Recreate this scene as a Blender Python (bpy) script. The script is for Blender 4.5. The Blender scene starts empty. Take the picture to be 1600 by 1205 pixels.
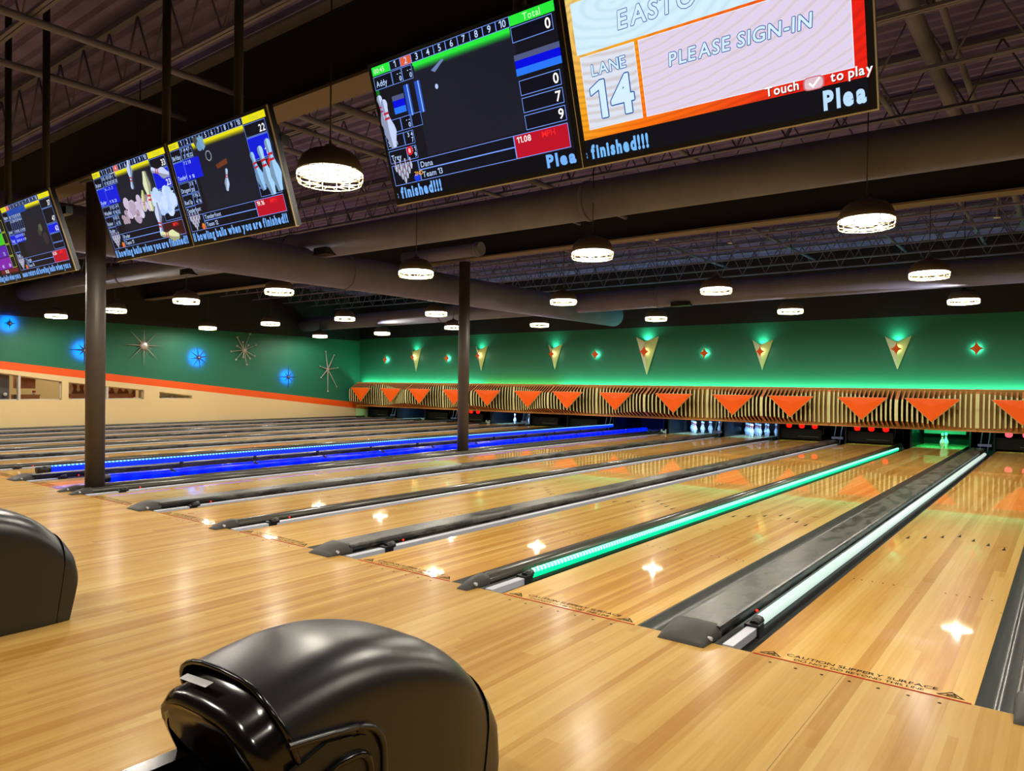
import bpy, bmesh, math, random
from mathutils import Vector, Matrix
random.seed(7)
PI = math.pi
S = bpy.context.scene
COL = S.collection

# ------------------------------------------------------------------ camera
cam_d = bpy.data.cameras.new('camera')
cam = bpy.data.objects.new('camera', cam_d); COL.objects.link(cam); S.camera = cam
FPX, U0, V0 = 1145.19353, 766.22721, 613.843605
yaw, pitch, roll = (math.radians(a) for a in (38.4060179, -0.72072302, 0.67145877))
fw = Vector((-math.sin(yaw)*math.cos(pitch), math.cos(yaw)*math.cos(pitch), math.sin(pitch)))
rt = Vector((math.cos(yaw), math.sin(yaw), 0)); up = rt.cross(fw)
R_ = rt*math.cos(roll) + up*math.sin(roll); U_ = -rt*math.sin(roll) + up*math.cos(roll)
cam.matrix_world = Matrix(((R_.x, U_.x, -fw.x, 1.40551521), (R_.y, U_.y, -fw.y, -4.1908458),
                           (R_.z, U_.z, -fw.z, 1.5137601), (0, 0, 0, 1)))
cam_d.sensor_fit = 'HORIZONTAL'; cam_d.sensor_width = 36.0
cam_d.lens = 36.0*FPX/1600
cam_d.shift_x = (800-U0)/1600; cam_d.shift_y = -(602.5-V0)/1600
cam_d.clip_start = 0.05; cam_d.clip_end = 200

# ------------------------------------------------------------------ world, view, light levels
w = bpy.data.worlds.new('world'); S.world = w; w.use_nodes = True
w.node_tree.nodes['Background'].inputs[0].default_value = (0.5, 0.45, 0.6, 1)
w.node_tree.nodes['Background'].inputs[1].default_value = 0.0
S.view_settings.view_transform = 'Standard'; S.view_settings.look = 'None'
S.view_settings.exposure = 0.0; S.view_settings.gamma = 1.0
S.view_settings.use_curve_mapping = False
try:
    S.cycles.max_bounces = 6; S.cycles.diffuse_bounces = 3; S.cycles.glossy_bounces = 4
    S.cycles.caustics_reflective = False; S.cycles.caustics_refractive = False
    S.cycles.sample_clamp_indirect = 3.0; S.cycles.use_denoising = True
    S.cycles.use_adaptive_sampling = True; S.cycles.adaptive_threshold = 0.02
except Exception:
    pass
LAMP_W = 188.0            # each caged ceiling lamp
LAMP_RGB = (1.0, 0.92, 0.78)

# ------------------------------------------------------------------ helpers
def lin(c):
    c = c/255.0
    return c/12.92 if c <= 0.04045 else ((c+0.055)/1.055)**2.4
def rgb(r, g, b): return (lin(r), lin(g), lin(b), 1.0)

MATS = {}
def mat(name, col, rough=0.5, metal=0.0, spec=0.5, coat=0.0, bump=0.0, bscale=200.0, var=0.0, vscale=8.0):
    if name in MATS: return MATS[name]
    m = bpy.data.materials.new(name); m.use_nodes = True; MATS[name] = m
    nt = m.node_tree; b = nt.nodes['Principled BSDF']
    b.inputs['Base Color'].default_value = col
    b.inputs['Roughness'].default_value = rough; b.inputs['Metallic'].default_value = metal
    b.inputs['Specular IOR Level'].default_value = spec
    b.inputs['Coat Weight'].default_value = coat; b.inputs['Coat Roughness'].default_value = 0.06
    if var or bump:
        tc = nt.nodes.new('ShaderNodeTexCoord')
    if var:
        n = nt.nodes.new('ShaderNodeTexNoise'); n.inputs['Scale'].default_value = vscale; n.inputs['Detail'].default_value = 4
        nt.links.new(tc.outputs['Object'], n.inputs['Vector'])
        r = nt.nodes.new('ShaderNodeMapRange'); r.inputs['From Min'].default_value = .3; r.inputs['From Max'].default_value = .7
        r.inputs['To Min'].default_value = 1-var; r.inputs['To Max'].default_value = 1+var
        nt.links.new(n.outputs['Fac'], r.inputs['Value'])
        mx = nt.nodes.new('ShaderNodeMix'); mx.data_type = 'RGBA'; mx.blend_type = 'MULTIPLY'; mx.inputs['Factor'].default_value = 1
        mx.inputs[6].default_value = col; nt.links.new(r.outputs['Result'], mx.inputs[7])
        nt.links.new(mx.outputs[2], b.inputs['Base Color'])
    if bump:
        n2 = nt.nodes.new('ShaderNodeTexNoise'); n2.inputs['Scale'].default_value = bscale; n2.inputs['Detail'].default_value = 2
        nt.links.new(tc.outputs['Object'], n2.inputs['Vector'])
        bp = nt.nodes.new('ShaderNodeBump'); bp.inputs['Strength'].default_value = bump; bp.inputs['Distance'].default_value = .002
        nt.links.new(n2.outputs['Fac'], bp.inputs['Height']); nt.links.new(bp.outputs['Normal'], b.inputs['Normal'])
    return m
def em(name, col, s=1.0):
    if name in MATS: return MATS[name]
    m = bpy.data.materials.new(name); m.use_nodes = True; MATS[name] = m
    b = m.node_tree.nodes['Principled BSDF']
    b.inputs['Base Color'].default_value = (0.004, 0.004, 0.004, 1); b.inputs['Roughness'].default_value = .35
    b.inputs['Specular IOR Level'].default_value = .2
    b.inputs['Emission Color'].default_value = col; b.inputs['Emission Strength'].default_value = s
    return m

class MB:
    def __init__(s): s.v = []; s.f = []; s.m = []; s.sm = []
    def add(s, vs, fs, mi=0, smooth=False):
        o = len(s.v); s.v += [tuple(p) for p in vs]
        for f in fs:
            s.f.append([i+o for i in f]); s.m.append(mi); s.sm.append(smooth)
        return s
    def box(s, x0, x1, y0, y1, z0, z1, mi=0):
        return s.add([(x0,y0,z0),(x1,y0,z0),(x1,y1,z0),(x0,y1,z0),(x0,y0,z1),(x1,y0,z1),(x1,y1,z1),(x0,y1,z1)],
              [(0,3,2,1),(4,5,6,7),(0,1,5,4),(1,2,6,5),(2,3,7,6),(3,0,4,7)], mi)
    def prism(s, poly, axis, a, b, mi=0, smooth=False, mis=None, caps=True):
        """poly of 2D points extruded along axis 'x' (y,z), 'y' (x,z) or 'z' (x,y)"""
        def P(p, t): return {'x': (t, p[0], p[1]), 'y': (p[0], t, p[1]), 'z': (p[0], p[1], t)}[axis]
        n = len(poly); vs = [P(p, a) for p in poly] + [P(p, b) for p in poly]
        o = len(s.v); s.v += vs
        for i in range(n):
            j = (i+1) % n
            s.f.append([o+i, o+j, o+n+j, o+n+i]); s.m.append(mis[i] if mis else mi); s.sm.append(smooth)
        if caps:
            s.f.append([o+i for i in reversed(range(n))]); s.m.append(mi); s.sm.append(False)
            s.f.append([o+n+i for i in range(n)]); s.m.append(mi); s.sm.append(False)
        return s
    def strip(s, poly, axis, a, b, mi=0, smooth=True):
        def P(p, t): return {'x': (t, p[0], p[1]), 'y': (p[0], t, p[1])}[axis]
        n = len(poly); o = len(s.v); s.v += [P(p, a) for p in poly] + [P(p, b) for p in poly]
        for i in range(n-1):
            s.f.append([o+i, o+i+1, o+n+i+1, o+n+i]); s.m.append(mi); s.sm.append(smooth)
        return s
    def lathe(s, prof, n=16, c=(0,0,0), mi=0, mis=None, smooth=True):
        o = len(s.v)
        for r, z in prof:
            for k in range(n):
                a = 2*PI*k/n; s.v.append((c[0]+r*math.cos(a), c[1]+r*math.sin(a), c[2]+z))
        for i in range(len(prof)-1):
            for k in range(n):
                k2 = (k+1) % n
                s.f.append([o+i*n+k, o+i*n+k2, o+(i+1)*n+k2, o+(i+1)*n+k]); s.m.append(mis[i] if mis else mi); s.sm.append(smooth)
        return s
    def tube(s, p, q, r, n=10, mi=0, caps=True, r2=None, smooth=True):
        p, q = Vector(p), Vector(q); d = (q-p).normalized()
        a = d.orthogonal().normalized(); b = d.cross(a); o = len(s.v); r2 = r if r2 is None else r2
        for c, rr in ((p, r), (q, r2)):
            for k in range(n):
                t = 2*PI*k/n; s.v.append(tuple(c + a*(rr*math.cos(t)) + b*(rr*math.sin(t))))
        for k in range(n):
            k2 = (k+1) % n; s.f.append([o+k, o+k2, o+n+k2, o+n+k]); s.m.append(mi); s.sm.append(smooth)
        if caps:
            s.f.append([o+k for k in reversed(range(n))]); s.m.append(mi); s.sm.append(False)
            s.f.append([o+n+k for k in range(n)]); s.m.append(mi); s.sm.append(False)
        return s
    def path(s, pts, r, n=8, mi=0):
        for a, b in zip(pts, pts[1:]): s.tube(a, b, r, n, mi)
        return s
    def sweep(s, pts, r, n=8, mi=0):
        P = [Vector(p) for p in pts]; T = [(P[min(i+1,len(P)-1)]-P[max(i-1,0)]).normalized() for i in range(len(P))]
        a = T[0].orthogonal().normalized(); o = len(s.v)
        for p, t in zip(P, T):
            a = (a - t*a.dot(t)).normalized(); b = t.cross(a)
            for k in range(n):
                q = 2*PI*k/n; s.v.append(tuple(p+a*(r*math.cos(q))+b*(r*math.sin(q))))
        for i in range(len(P)-1):
            for k in range(n):
                k2 = (k+1) % n; s.f.append([o+i*n+k, o+i*n+k2, o+(i+1)*n+k2, o+(i+1)*n+k]); s.m.append(mi); s.sm.append(True)
        return s
    def ball(s, c, r, n=10, mi=0):
        k = max(4, n//2); return s.lathe([(max(1e-4, r*math.sin(PI*i/k)), -r*math.cos(PI*i/k)) for i in range(k+1)], n, c, mi)
    def mesh(s, name, mats, off=(0,0,0)):
        me = bpy.data.meshes.new(name)
        me.from_pydata([(x-off[0], y-off[1], z-off[2]) for x, y, z in s.v], [], s.f)
        for m in mats: me.materials.append(m)
        me.polygons.foreach_set('material_index', s.m); me.polygons.foreach_set('use_smooth', s.sm)
        me.update()
        bm = bmesh.new(); bm.from_mesh(me); bmesh.ops.recalc_face_normals(bm, faces=bm.faces); bm.to_mesh(me); bm.free()
        return me
    def build(s, name, mats, parent=None, world=True, bevel=0.0):
        """world=True: builder coordinates are world ones; they are made local to the parent thing"""
        if not isinstance(mats, (list, tuple)): mats = [mats]
        off = (0,0,0); p = parent
        while world and p is not None:
            off = tuple(a+b for a, b in zip(off, p.location)); p = p.parent
        o = bpy.data.objects.new(name, s.mesh(name, mats, off)); COL.objects.link(o); o.parent = parent
        if bevel:
            bv = o.modifiers.new('bevel', 'BEVEL'); bv.width = bevel; bv.segments = 2; bv.limit_method = 'ANGLE'
        return o

def tag(o, label=None, cat=None, group=None, kind=None):
    if label: o['label'] = label
    if cat: o['category'] = cat
    if group: o['group'] = group
    if kind: o['kind'] = kind
    return o
def thing(name, label, cat, loc=(0,0,0), group=None):
    o = bpy.data.objects.new(name, None); COL.objects.link(o); o.location = loc; o.empty_display_size = .1
    return tag(o, label, cat, group)
KIDS = {}
def dup(root, loc, label, skip=(), swap=None):
    c = root.copy(); COL.objects.link(c); c.location = loc; c['label'] = label
    def rec(src, dst):
        for ch in src.children:
            if ch.name.split('.')[0] in skip: continue
            k = ch.copy(); COL.objects.link(k); k.parent = dst; rec(ch, k)
    rec(root, c)
    return c
def struct(o): o['kind'] = 'structure'; return o
ORD = ['rightmost','second from the right','third from the right','fourth from the right','fifth from the right','sixth from the right',
       'seventh from the right','eighth from the right','ninth from the right','tenth from the right','eleventh from the right',
       'twelfth from the right','thirteenth from the right','leftmost']

TXT = {}
def glyphs(s, bold=0.0, shear=0.0):
    """triangulated lettering: unit em size, left baseline at 0,0"""
    cu = bpy.data.curves.new('lettering', 'FONT'); cu.body = s; cu.size = 1; cu.offset = bold; cu.shear = shear
    cu.resolution_u = 3
    ob = bpy.data.objects.new('lettering', cu); COL.objects.link(ob)
    dg = bpy.context.evaluated_depsgraph_get(); dg.update()
    me = bpy.data.meshes.new_from_object(ob.evaluated_get(dg))
    vs = [(v.co.x, v.co.y) for v in me.vertices]; fs = [list(p.vertices) for p in me.polygons]
    bpy.data.objects.remove(ob); bpy.data.curves.remove(cu); bpy.data.meshes.remove(me)
    return vs, fs
CHR = {}
def text2d(s, bold=0.0, shear=0.0, gap=.075):
    k = (s, bold, shear, gap)
    if k in TXT: return TXT[k]
    V, F, x = [], [], 0.0
    for ch in s:
        if ch == ' ': x += .26; continue
        ck = (ch, bold, shear)
        if ck not in CHR:
            if ch == '1':
                w = .095+bold*1.6; t = .10+bold
                v = [(.20,0),(.20+w,0),(.20+w,.72),(.20+w*.25,.72),(.0,.60),(.0,.60-t),(.20,.60-t*.35)]
                CHR[ck] = ([(a+shear*b_, b_) for a, b_ in v], [[0,1,2,3,6],[3,4,5,6]])
            else: CHR[ck] = glyphs(ch, bold, shear)
        vs, fs = CHR[ck]
        if not vs: continue
        x0 = min(v[0] for v in vs); x1 = max(v[0] for v in vs); o = len(V)
        V += [(v[0]-x0+x, v[1]) for v in vs]; F += [[i+o for i in f] for f in fs]; x += x1-x0+gap
    if not V: V = [(0,0),(.5,0)]
    TXT[k] = (V, F, min(v[0] for v in V), max(v[0] for v in V), min(v[1] for v in V), max(v[1] for v in V)); return TXT[k]

# ------------------------------------------------------------------ materials
def wood_mat(name, light, mid, dark, bw, blen, rough, coat, coat_r, seam):
    m = bpy.data.materials.new(name); m.use_nodes = True; nt = m.node_tree; N = nt.nodes; L = nt.links
    b = N['Principled BSDF']
    geo = N.new('ShaderNodeNewGeometry'); sp = N.new('ShaderNodeSeparateXYZ'); L.new(geo.outputs['Position'], sp.inputs[0])
    def math_(op, a, bb=None, c=None):
        n = N.new('ShaderNodeMath'); n.operation = op
        for i, q in enumerate((a, bb, c)):
            if q is None: continue
            if isinstance(q, (int, float)): n.inputs[i].default_value = q
            else: L.new(q, n.inputs[i])
        return n.outputs[0]
    def board(width, length, k):
        bi = math_('FLOOR', math_('DIVIDE', sp.outputs[0], width))
        w1 = N.new('ShaderNodeTexWhiteNoise'); w1.noise_dimensions = '1D'; L.new(math_('ADD', bi, k), w1.inputs['W'])
        yy = math_('ADD', math_('DIVIDE', sp.outputs[1], length), math_('MULTIPLY', w1.outputs[0], 9.0))
        seg = math_('FLOOR', yy)
        cb = N.new('ShaderNodeCombineXYZ'); L.new(bi, cb.inputs[0]); L.new(seg, cb.inputs[1]); cb.inputs[2].default_value = k
        w2 = N.new('ShaderNodeTexWhiteNoise'); w2.noise_dimensions = '3D'; L.new(cb.outputs[0], w2.inputs['Vector'])
        return w2.outputs['Value']
    v1 = board(bw, blen, 1.3); v2 = board(bw*2, blen*2.1, 5.7)
    gv = N.new('ShaderNodeMapping'); gv.inputs['Scale'].default_value = (70, 1.6, 1); L.new(geo.outputs['Position'], gv.inputs['Vector'])
    gn = N.new('ShaderNodeTexNoise'); gn.inputs['Scale'].default_value = 1.0; gn.inputs['Detail'].default_value = 5; L.new(gv.outputs[0], gn.inputs['Vector'])
    gv2 = N.new('ShaderNodeMapping'); gv2.inputs['Scale'].default_value = (20, .9, 1); L.new(geo.outputs['Position'], gv2.inputs['Vector'])
    gn2 = N.new('ShaderNodeTexNoise'); gn2.inputs['Scale'].default_value = 1.0; gn2.inputs['Detail'].default_value = 6; gn2.inputs['Roughness'].default_value = .65
    L.new(gv2.outputs[0], gn2.inputs['Vector'])
    val = math_('ADD', math_('MULTIPLY', v1, .34), math_('MULTIPLY', v2, .42))
    val = math_('ADD', val, math_('MULTIPLY', math_('SUBTRACT', gn.outputs['Fac'], .5), .42))
    val = math_('ADD', val, math_('MULTIPLY', math_('SUBTRACT', gn2.outputs['Fac'], .5), .45))
    rp = N.new('ShaderNodeValToRGB'); cr = rp.color_ramp
    cr.elements[0].position = .08; cr.elements[0].color = dark; cr.elements[1].position = .78; cr.elements[1].color = light
    e = cr.elements.new(.40); e.color = mid
    L.new(val, rp.inputs[0])
    col = rp.outputs[0]
    if seam:
        t = math_('ABSOLUTE', math_('SUBTRACT', math_('FRACT', math_('ADD', math_('DIVIDE', sp.outputs[0], 1.7), .212)), .5))
        ln = math_('LESS_THAN', t, .0009)
        mx = N.new('ShaderNodeMix'); mx.data_type = 'RGBA'; L.new(math_('MULTIPLY', ln, .7), mx.inputs['Factor']); L.new(col, mx.inputs[6]); mx.inputs[7].default_value = rgb(70,45,25)
        col = mx.outputs[2]
    L.new(col, b.inputs['Base Color'])
    # worn gloss
    wn = N.new('ShaderNodeTexNoise'); wn.inputs['Scale'].default_value = 3.0; wn.inputs['Detail'].default_value = 6; L.new(geo.outputs['Position'], wn.inputs['Vector'])
    mr = N.new('ShaderNodeMapRange'); mr.inputs['To Min'].default_value = rough*.7; mr.inputs['To Max'].default_value = rough*1.35
    L.new(wn.outputs['Fac'], mr.inputs['Value']); L.new(mr.outputs[0], b.inputs['Roughness'])
    b.inputs['Coat Weight'].default_value = coat; b.inputs['Coat Roughness'].default_value = coat_r
    b.inputs['Specular IOR Level'].default_value = .05 if not seam else .12
    return m
LANE = wood_mat('lane_boards', rgb(248,207,122), rgb(234,181,90), rgb(212,152,64), .042, 7.0, .30, .88, .03, False)
APPR = wood_mat('approach_boards', rgb(206,170,98), rgb(192,150,76), rgb(174,126,54), .042, 2.6, .50, .14, .20, True)
DECK = mat('pin_deck_board', rgb(225,205,150), .25, coat=.6)
GUT = mat('gutter_plastic', rgb(72,76,74), .28, spec=.5, var=.25, vscale=5)
def cap_mat():
    m = mat('smudged_cap', rgb(86,86,80), .36); nt = m.node_tree; b = nt.nodes['Principled BSDF']
    tc = nt.nodes.new('ShaderNodeTexCoord'); mp = nt.nodes.new('ShaderNodeMapping'); mp.inputs['Scale'].default_value = (9, 3.2, 9)
    nt.links.new(tc.outputs['Object'], mp.inputs[0])
    n = nt.nodes.new('ShaderNodeTexNoise'); n.inputs['Scale'].default_value = 1.0; n.inputs['Detail'].default_value = 5; n.inputs['Roughness'].default_value = .6
    nt.links.new(mp.outputs[0], n.inputs['Vector'])
    r = nt.nodes.new('ShaderNodeValToRGB'); r.color_ramp.elements[0].position = .44; r.color_ramp.elements[0].color = rgb(34,34,32)
    r.color_ramp.elements[1].position = .52; r.color_ramp.elements[1].color = rgb(86,84,78)
    nt.links.new(n.outputs['Fac'], r.inputs[0]); nt.links.new(r.outputs[0], b.inputs['Base Color'])
    r2 = nt.nodes.new('ShaderNodeMapRange'); r2.inputs['To Min'].default_value = .22; r2.inputs['To Max'].default_value = .5
    nt.links.new(n.outputs['Fac'], r2.inputs['Value']); nt.links.new(r2.outputs[0], b.inputs['Roughness'])
    return m
CAPM = cap_mat()
CAPD = mat('dark_cap_plastic', rgb(84,82,74), .24, spec=.7)
NOSE = mat('moulded_grey_plastic', rgb(58,55,52), .5, bump=.6, bscale=300)
BLK = mat('black_plastic', rgb(20,20,20), .4)
MATTE = mat('flat_black_paint', rgb(14,14,15), .85)
PVC = mat('pale_grey_strip', rgb(214,217,230), .35)
RED = mat('foul_line_red', rgb(165,22,12), .7, spec=.1)
INK = mat('black_ink', rgb(16,12,9), .7, spec=.1)
CEIL = mat('purple_lit_deck', rgb(112,106,186), .85, var=.25, vscale=1.5)  # black deck lifted to purple in place of light reaching it
STEEL = mat('dark_painted_steel', rgb(100,102,146), .7, var=.15, vscale=2)
DUCT = mat('dark_painted_duct', rgb(100,104,140), .75, var=.12, vscale=2)
COLM = mat('dark_brown_column_paint', rgb(72,64,58), .5, var=.12, vscale=4)
ORANGE = mat('orange_panel', rgb(255,100,12), .55, spec=.3)
CREAM = mat('cream_trim', rgb(225,185,120), .5)
SILVER = mat('brushed_silver', rgb(205,200,195), .35, metal=.6)
PINW = mat('pin_white', rgb(240,240,240), .25, coat=.5)
PINR = mat('pin_red', rgb(190,25,30), .3)
WHITE = mat('white_paint', rgb(225,225,225), .5)

# ------------------------------------------------------------------ setting: floor, walls, ceiling
XL, XR, YB, YF, ZC = -22.9, 7.0, 17.3, -11.0, 5.25
LW = 1.0668
LX = [0,-1.786,-3.345,-5.117,-6.704,-8.505,-10.47,-12.27,-13.87,-15.67,-17.27,-19.07,-20.67,-22.47]
LEN = 17.44
struct(MB().box(XL-.2, XR+.2, YF-.2, 0, -.2, 0).build('floor', APPR))
struct(MB().box(XL-.2, XR+.2, 0, 20.2, -.25, -.13).build('floor', MATTE))
struct(MB().box(1.345, XR+.2, 0, YB, -.13, 0).build('floor', APPR))
# corrugated roof deck
poly = []
m = MB()
y = YF
pts = []
while y < 20.2:
    pts += [(y, ZC), (y+.06, ZC), (y+.09, ZC+.05), (y+.17, ZC+.05)]; y += .2
pts += [(20.2, ZC), (20.2, ZC+.2), (YF, ZC+.2)]
m.prism(pts, 'x', XL-.2, XR+.2)
struct(m.build('ceiling', CEIL))
# painted walls: bands of paint at fixed heights on the wall
def left_paint():
    m = bpy.data.materials.new('left_wall_paint'); m.use_nodes = True; nt = m.node_tree; N = nt.nodes; L = nt.links; b = N['Principled BSDF']
    g = N.new('ShaderNodeNewGeometry'); s = N.new('ShaderNodeSeparateXYZ'); L.new(g.outputs['Position'], s.inputs[0])
    def line(p, q):     # z - (height of the painted edge at this y)
        k = (q[1]-p[1])/(q[0]-p[0])
        a = N.new('ShaderNodeMath'); a.operation = 'MULTIPLY_ADD'; L.new(s.outputs[1], a.inputs[0]); a.inputs[1].default_value = -k; L.new(s.outputs[2], a.inputs[2])
        c = N.new('ShaderNodeMath'); c.operation = 'GREATER_THAN'; L.new(a.outputs[0], c.inputs[0]); c.inputs[1].default_value = p[1]-k*p[0]
        return c.outputs[0]
    def mix(f, a, c):
        x = N.new('ShaderNodeMix'); x.data_type = 'RGBA'; L.new(f, x.inputs['Factor'])
        if isinstance(a, tuple): x.inputs[6].default_value = a
        else: L.new(a, x.inputs[6])
        x.inputs[7].default_value = c; return x.outputs[2]
    c = mix(line((3.61,1.77),(16.9,.395)), rgb(230,208,156), rgb(244,92,14))
    c = mix(line((3.61,2.0),(17.05,.63)), c, rgb(28,112,86))
    c = mix(line((3.6,3.335),(17.2,3.3)), c, rgb(12,12,14))
    L.new(c, b.inputs['Base Color']); b.inputs['Roughness'].default_value = .6
    return m
LPAINT = left_paint()
wins = [(2.2, 5.28, .86, 1.86, 1.42), (5.47, 7.82, .86, 1.40, 1.16), (8.35, 9.53, .86, 1.10, .96)]   # y0,y1,sill,top0,top1
m = MB(); T0, T1 = XL-.18, XL
def wslab(y0, y1, za0, za1, zb0, zb1):
    m.add([(x,y,z) for x in (T0,T1) for y, z in ((y0,za0),(y1,za1),(y1,zb1),(y0,zb0))],
          [(0,1,2,3),(7,6,5,4),(0,4,5,1),(1,5,6,2),(2,6,7,3),(3,7,4,0)])
ya = YF-.2
for y0, y1, sill, t0, t1 in wins:
    wslab(ya, y0, -.25, -.25, ZC, ZC); wslab(y0, y1, -.25, -.25, sill, sill); wslab(y0, y1, t0, t1, ZC, ZC); ya = y1
wslab(ya, 20.2, -.25, -.25, ZC, ZC)
struct(m.build('wall_left', LPAINT))
def back_paint():
    m = bpy.data.materials.new('back_wall_paint'); m.use_nodes = True; nt = m.node_tree; N = nt.nodes; L = nt.links; b = N['Principled BSDF']
    g = N.new('ShaderNodeNewGeometry'); s = N.new('ShaderNodeSeparateXYZ'); L.new(g.outputs['Position'], s.inputs[0])
    c = N.new('ShaderNodeMath'); c.operation = 'GREATER_THAN'; L.new(s.outputs[2], c.inputs[0]); c.inputs[1].default_value = 3.37
    x = N.new('ShaderNodeMix'); x.data_type = 'RGBA'; L.new(c.outputs[0], x.inputs['Factor'])
    x.inputs[6].default_value = rgb(26,112,86); x.inputs[7].default_value = rgb(12,12,14)
    L.new(x.outputs[2], b.inputs['Base Color']); b.inputs['Roughness'].default_value = .6
    return m
struct(MB().box(XL, XR, YB, YB+.15, 1.2, ZC).box(1.36, XR, YB, YB+.15, -.1, 1.2).build('wall_back', back_paint()))
struct(MB().box(XL, XR, 19.9, 20.2, -.25, 1.2).box(XL, XR, YB+.15, 20.2, 1.2, 1.35).build('wall_pit', MATTE))
struct(MB().box(XR, XR+.2, YF-.2, 20.2, -.25, ZC).build('wall_right', mat('right_wall_paint', rgb(60,52,48), .7)))
struct(MB().box(XL, XR, YF-.2, YF, -.2, ZC).build('wall_front', mat('front_wall_paint', rgb(70,60,55), .7)))

# ------------------------------------------------------------------ lanes
def lane_text(m, s, x0, x1, y0, y1, mi):
    vs, fs, a, b_, c, d = text2d(s, .004)
    m.add([(x0+(v[0]-a)/(b_-a)*(x1-x0), y0+(v[1]-c)/(d-c)*(y1-y0), .0012) for v in vs], fs, mi)
def tri_mark(m, cx, y0, mi):
    hw, h = .062, .072; z = .0012
    o = [(cx-hw,y0),(cx+hw,y0),(cx,y0+h)]; i = [(cx-hw*.74,y0+.007),(cx+hw*.74,y0+.007),(cx,y0+h*.84)]
    m.add([(x,y,z) for x, y in o+i], [(0,1,4,3),(1,2,5,4),(2,0,3,5)], mi)
    for a, b, w_ in (((-.018,.012),(.012,.038),.004),((.012,.038),(.022,.022),.003),((-.004,.026),(-.02,.028),.003),((.0,.02),(.026,.014),.003)):
        dx, dy = b[0]-a[0], b[1]-a[1]; l = math.hypot(dx,dy); nx, ny = -dy/l*w_, dx/l*w_
        m.add([(cx+a[0]+nx,y0+a[1]+ny,z),(cx+a[0]-nx,y0+a[1]-ny,z),(cx+b[0]-nx,y0+b[1]-ny,z),(cx+b[0]+nx,y0+b[1]+ny,z)], [(0,1,2,3)], mi)
    m.add([(cx+.014+.007*math.cos(t*PI/4), y0+.045+.006*math.sin(t*PI/4), z) for t in range(8)], [tuple(range(8))], mi)
def dots(x, y, rx, ry): return MB().add([(x+rx*math.cos(t*PI/4), y+ry*math.sin(t*PI/4), .001) for t in range(8)], [tuple(range(8))], 0)
mk = MB()
lane_text(mk, 'CAUTION SLIPPERY SURFACE', .17, .905, .078, .117, 0)
lane_text(mk, 'DO NOT GO BEYOND THIS LINE', .225, .85, .026, .058, 0)
MARKS = [('caution_lettering', mk)]
for x in (.095, .965):
    m = MB(); tri_mark(m, x, .03, 0); MARKS.append(('warning_triangle', m))
for x, y in zip([.133*k for k in range(1,8)], (4.32,4.45,4.6,4.76,4.6,4.45,4.32)):
    MARKS.append(('aiming_arrow', MB().add([(x-.016,y-.12,.001),(x+.016,y-.12,.001),(x,y+.06,.001)], [(0,1,2)], 0)))
for x in (.08,.135,.21,.285,.36,.70,.77,.85,.925,.985): MARKS.append(('aiming_dot', dots(x, 2.15, .007, .012)))
for x in (.133,.267,.4,.533,.667,.8,.933): MARKS.append(('approach_dot', dots(x, -.085, .009, .009)))
def gutter(x0, x1, e):
    n = 10; pr = [(x0, -.004)] + [(x0+.006+(x1-x0-.012)*k/n, -.012-.085*math.sin(PI*k/n)**.75) for k in range(n+1)] + [(x1, -.004)]
    g = MB().strip(pr, 'y', .002, LEN); return g
LLAB = ['rightmost lane, beside the bright white light tube', 'lane with a glowing green tube on its left and one green pin', 'lane left of the green tube, red lamps at its far end',
  'lane fourth from the right, red lamps glowing at its far end', 'lane fifth from the right, ending at the nearer full rack of blue-white pins', 'lane sixth from the right, just right of the front column, ending at pins',
  'lane between two raised blue light tubes', 'first lane left of the blue tubes', 'second lane left of the blue tubes', 'third lane left of the blue tubes, two pins at its end',
  'fourth lane left of the blue tubes', 'third lane out from the cream wall', 'second lane out from the cream wall, pins at its end', 'lane running along the cream wall']
lanes = []
def wide_left(i): return i % 2 == 0
for i, X in enumerate(LX):
    t = thing('bowling_lane', 'polished wood-strip '+LLAB[i], 'bowling lane', (X,0,0), 'lanes side by side down the hall')
    if i == 0:
        L0 = [MB().box(0, LW, 0, LEN-.03, -.1, 0).build('lane_bed', LANE, t, False),
              MB().box(.012, LW-.012, -.008, .008, .0004, .0011).build('foul_line', RED, t, False),
              ] + [mb_.build(nm, INK, t, False) for nm, mb_ in MARKS]
        L0[1]['label'] = 'thin red line'
        GL = gutter(-.225, 0, 0).build('gutter', GUT, t, False).data
        G1 = gutter(LW, LW+.15, 0).mesh('gutter', [GUT]); G2 = gutter(LW, LW+.19, 0).mesh('gutter', [GUT])
    else:
        for o in L0:
            c = o.copy(); COL.objects.link(c); c.parent = t
        c = bpy.data.objects.new('gutter', GL); COL.objects.link(c); c.parent = t
    c = bpy.data.objects.new('gutter', G2 if i % 2 == 1 or i == 6 else G1); COL.objects.link(c); c.parent = t
    lanes.append(t)

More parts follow.
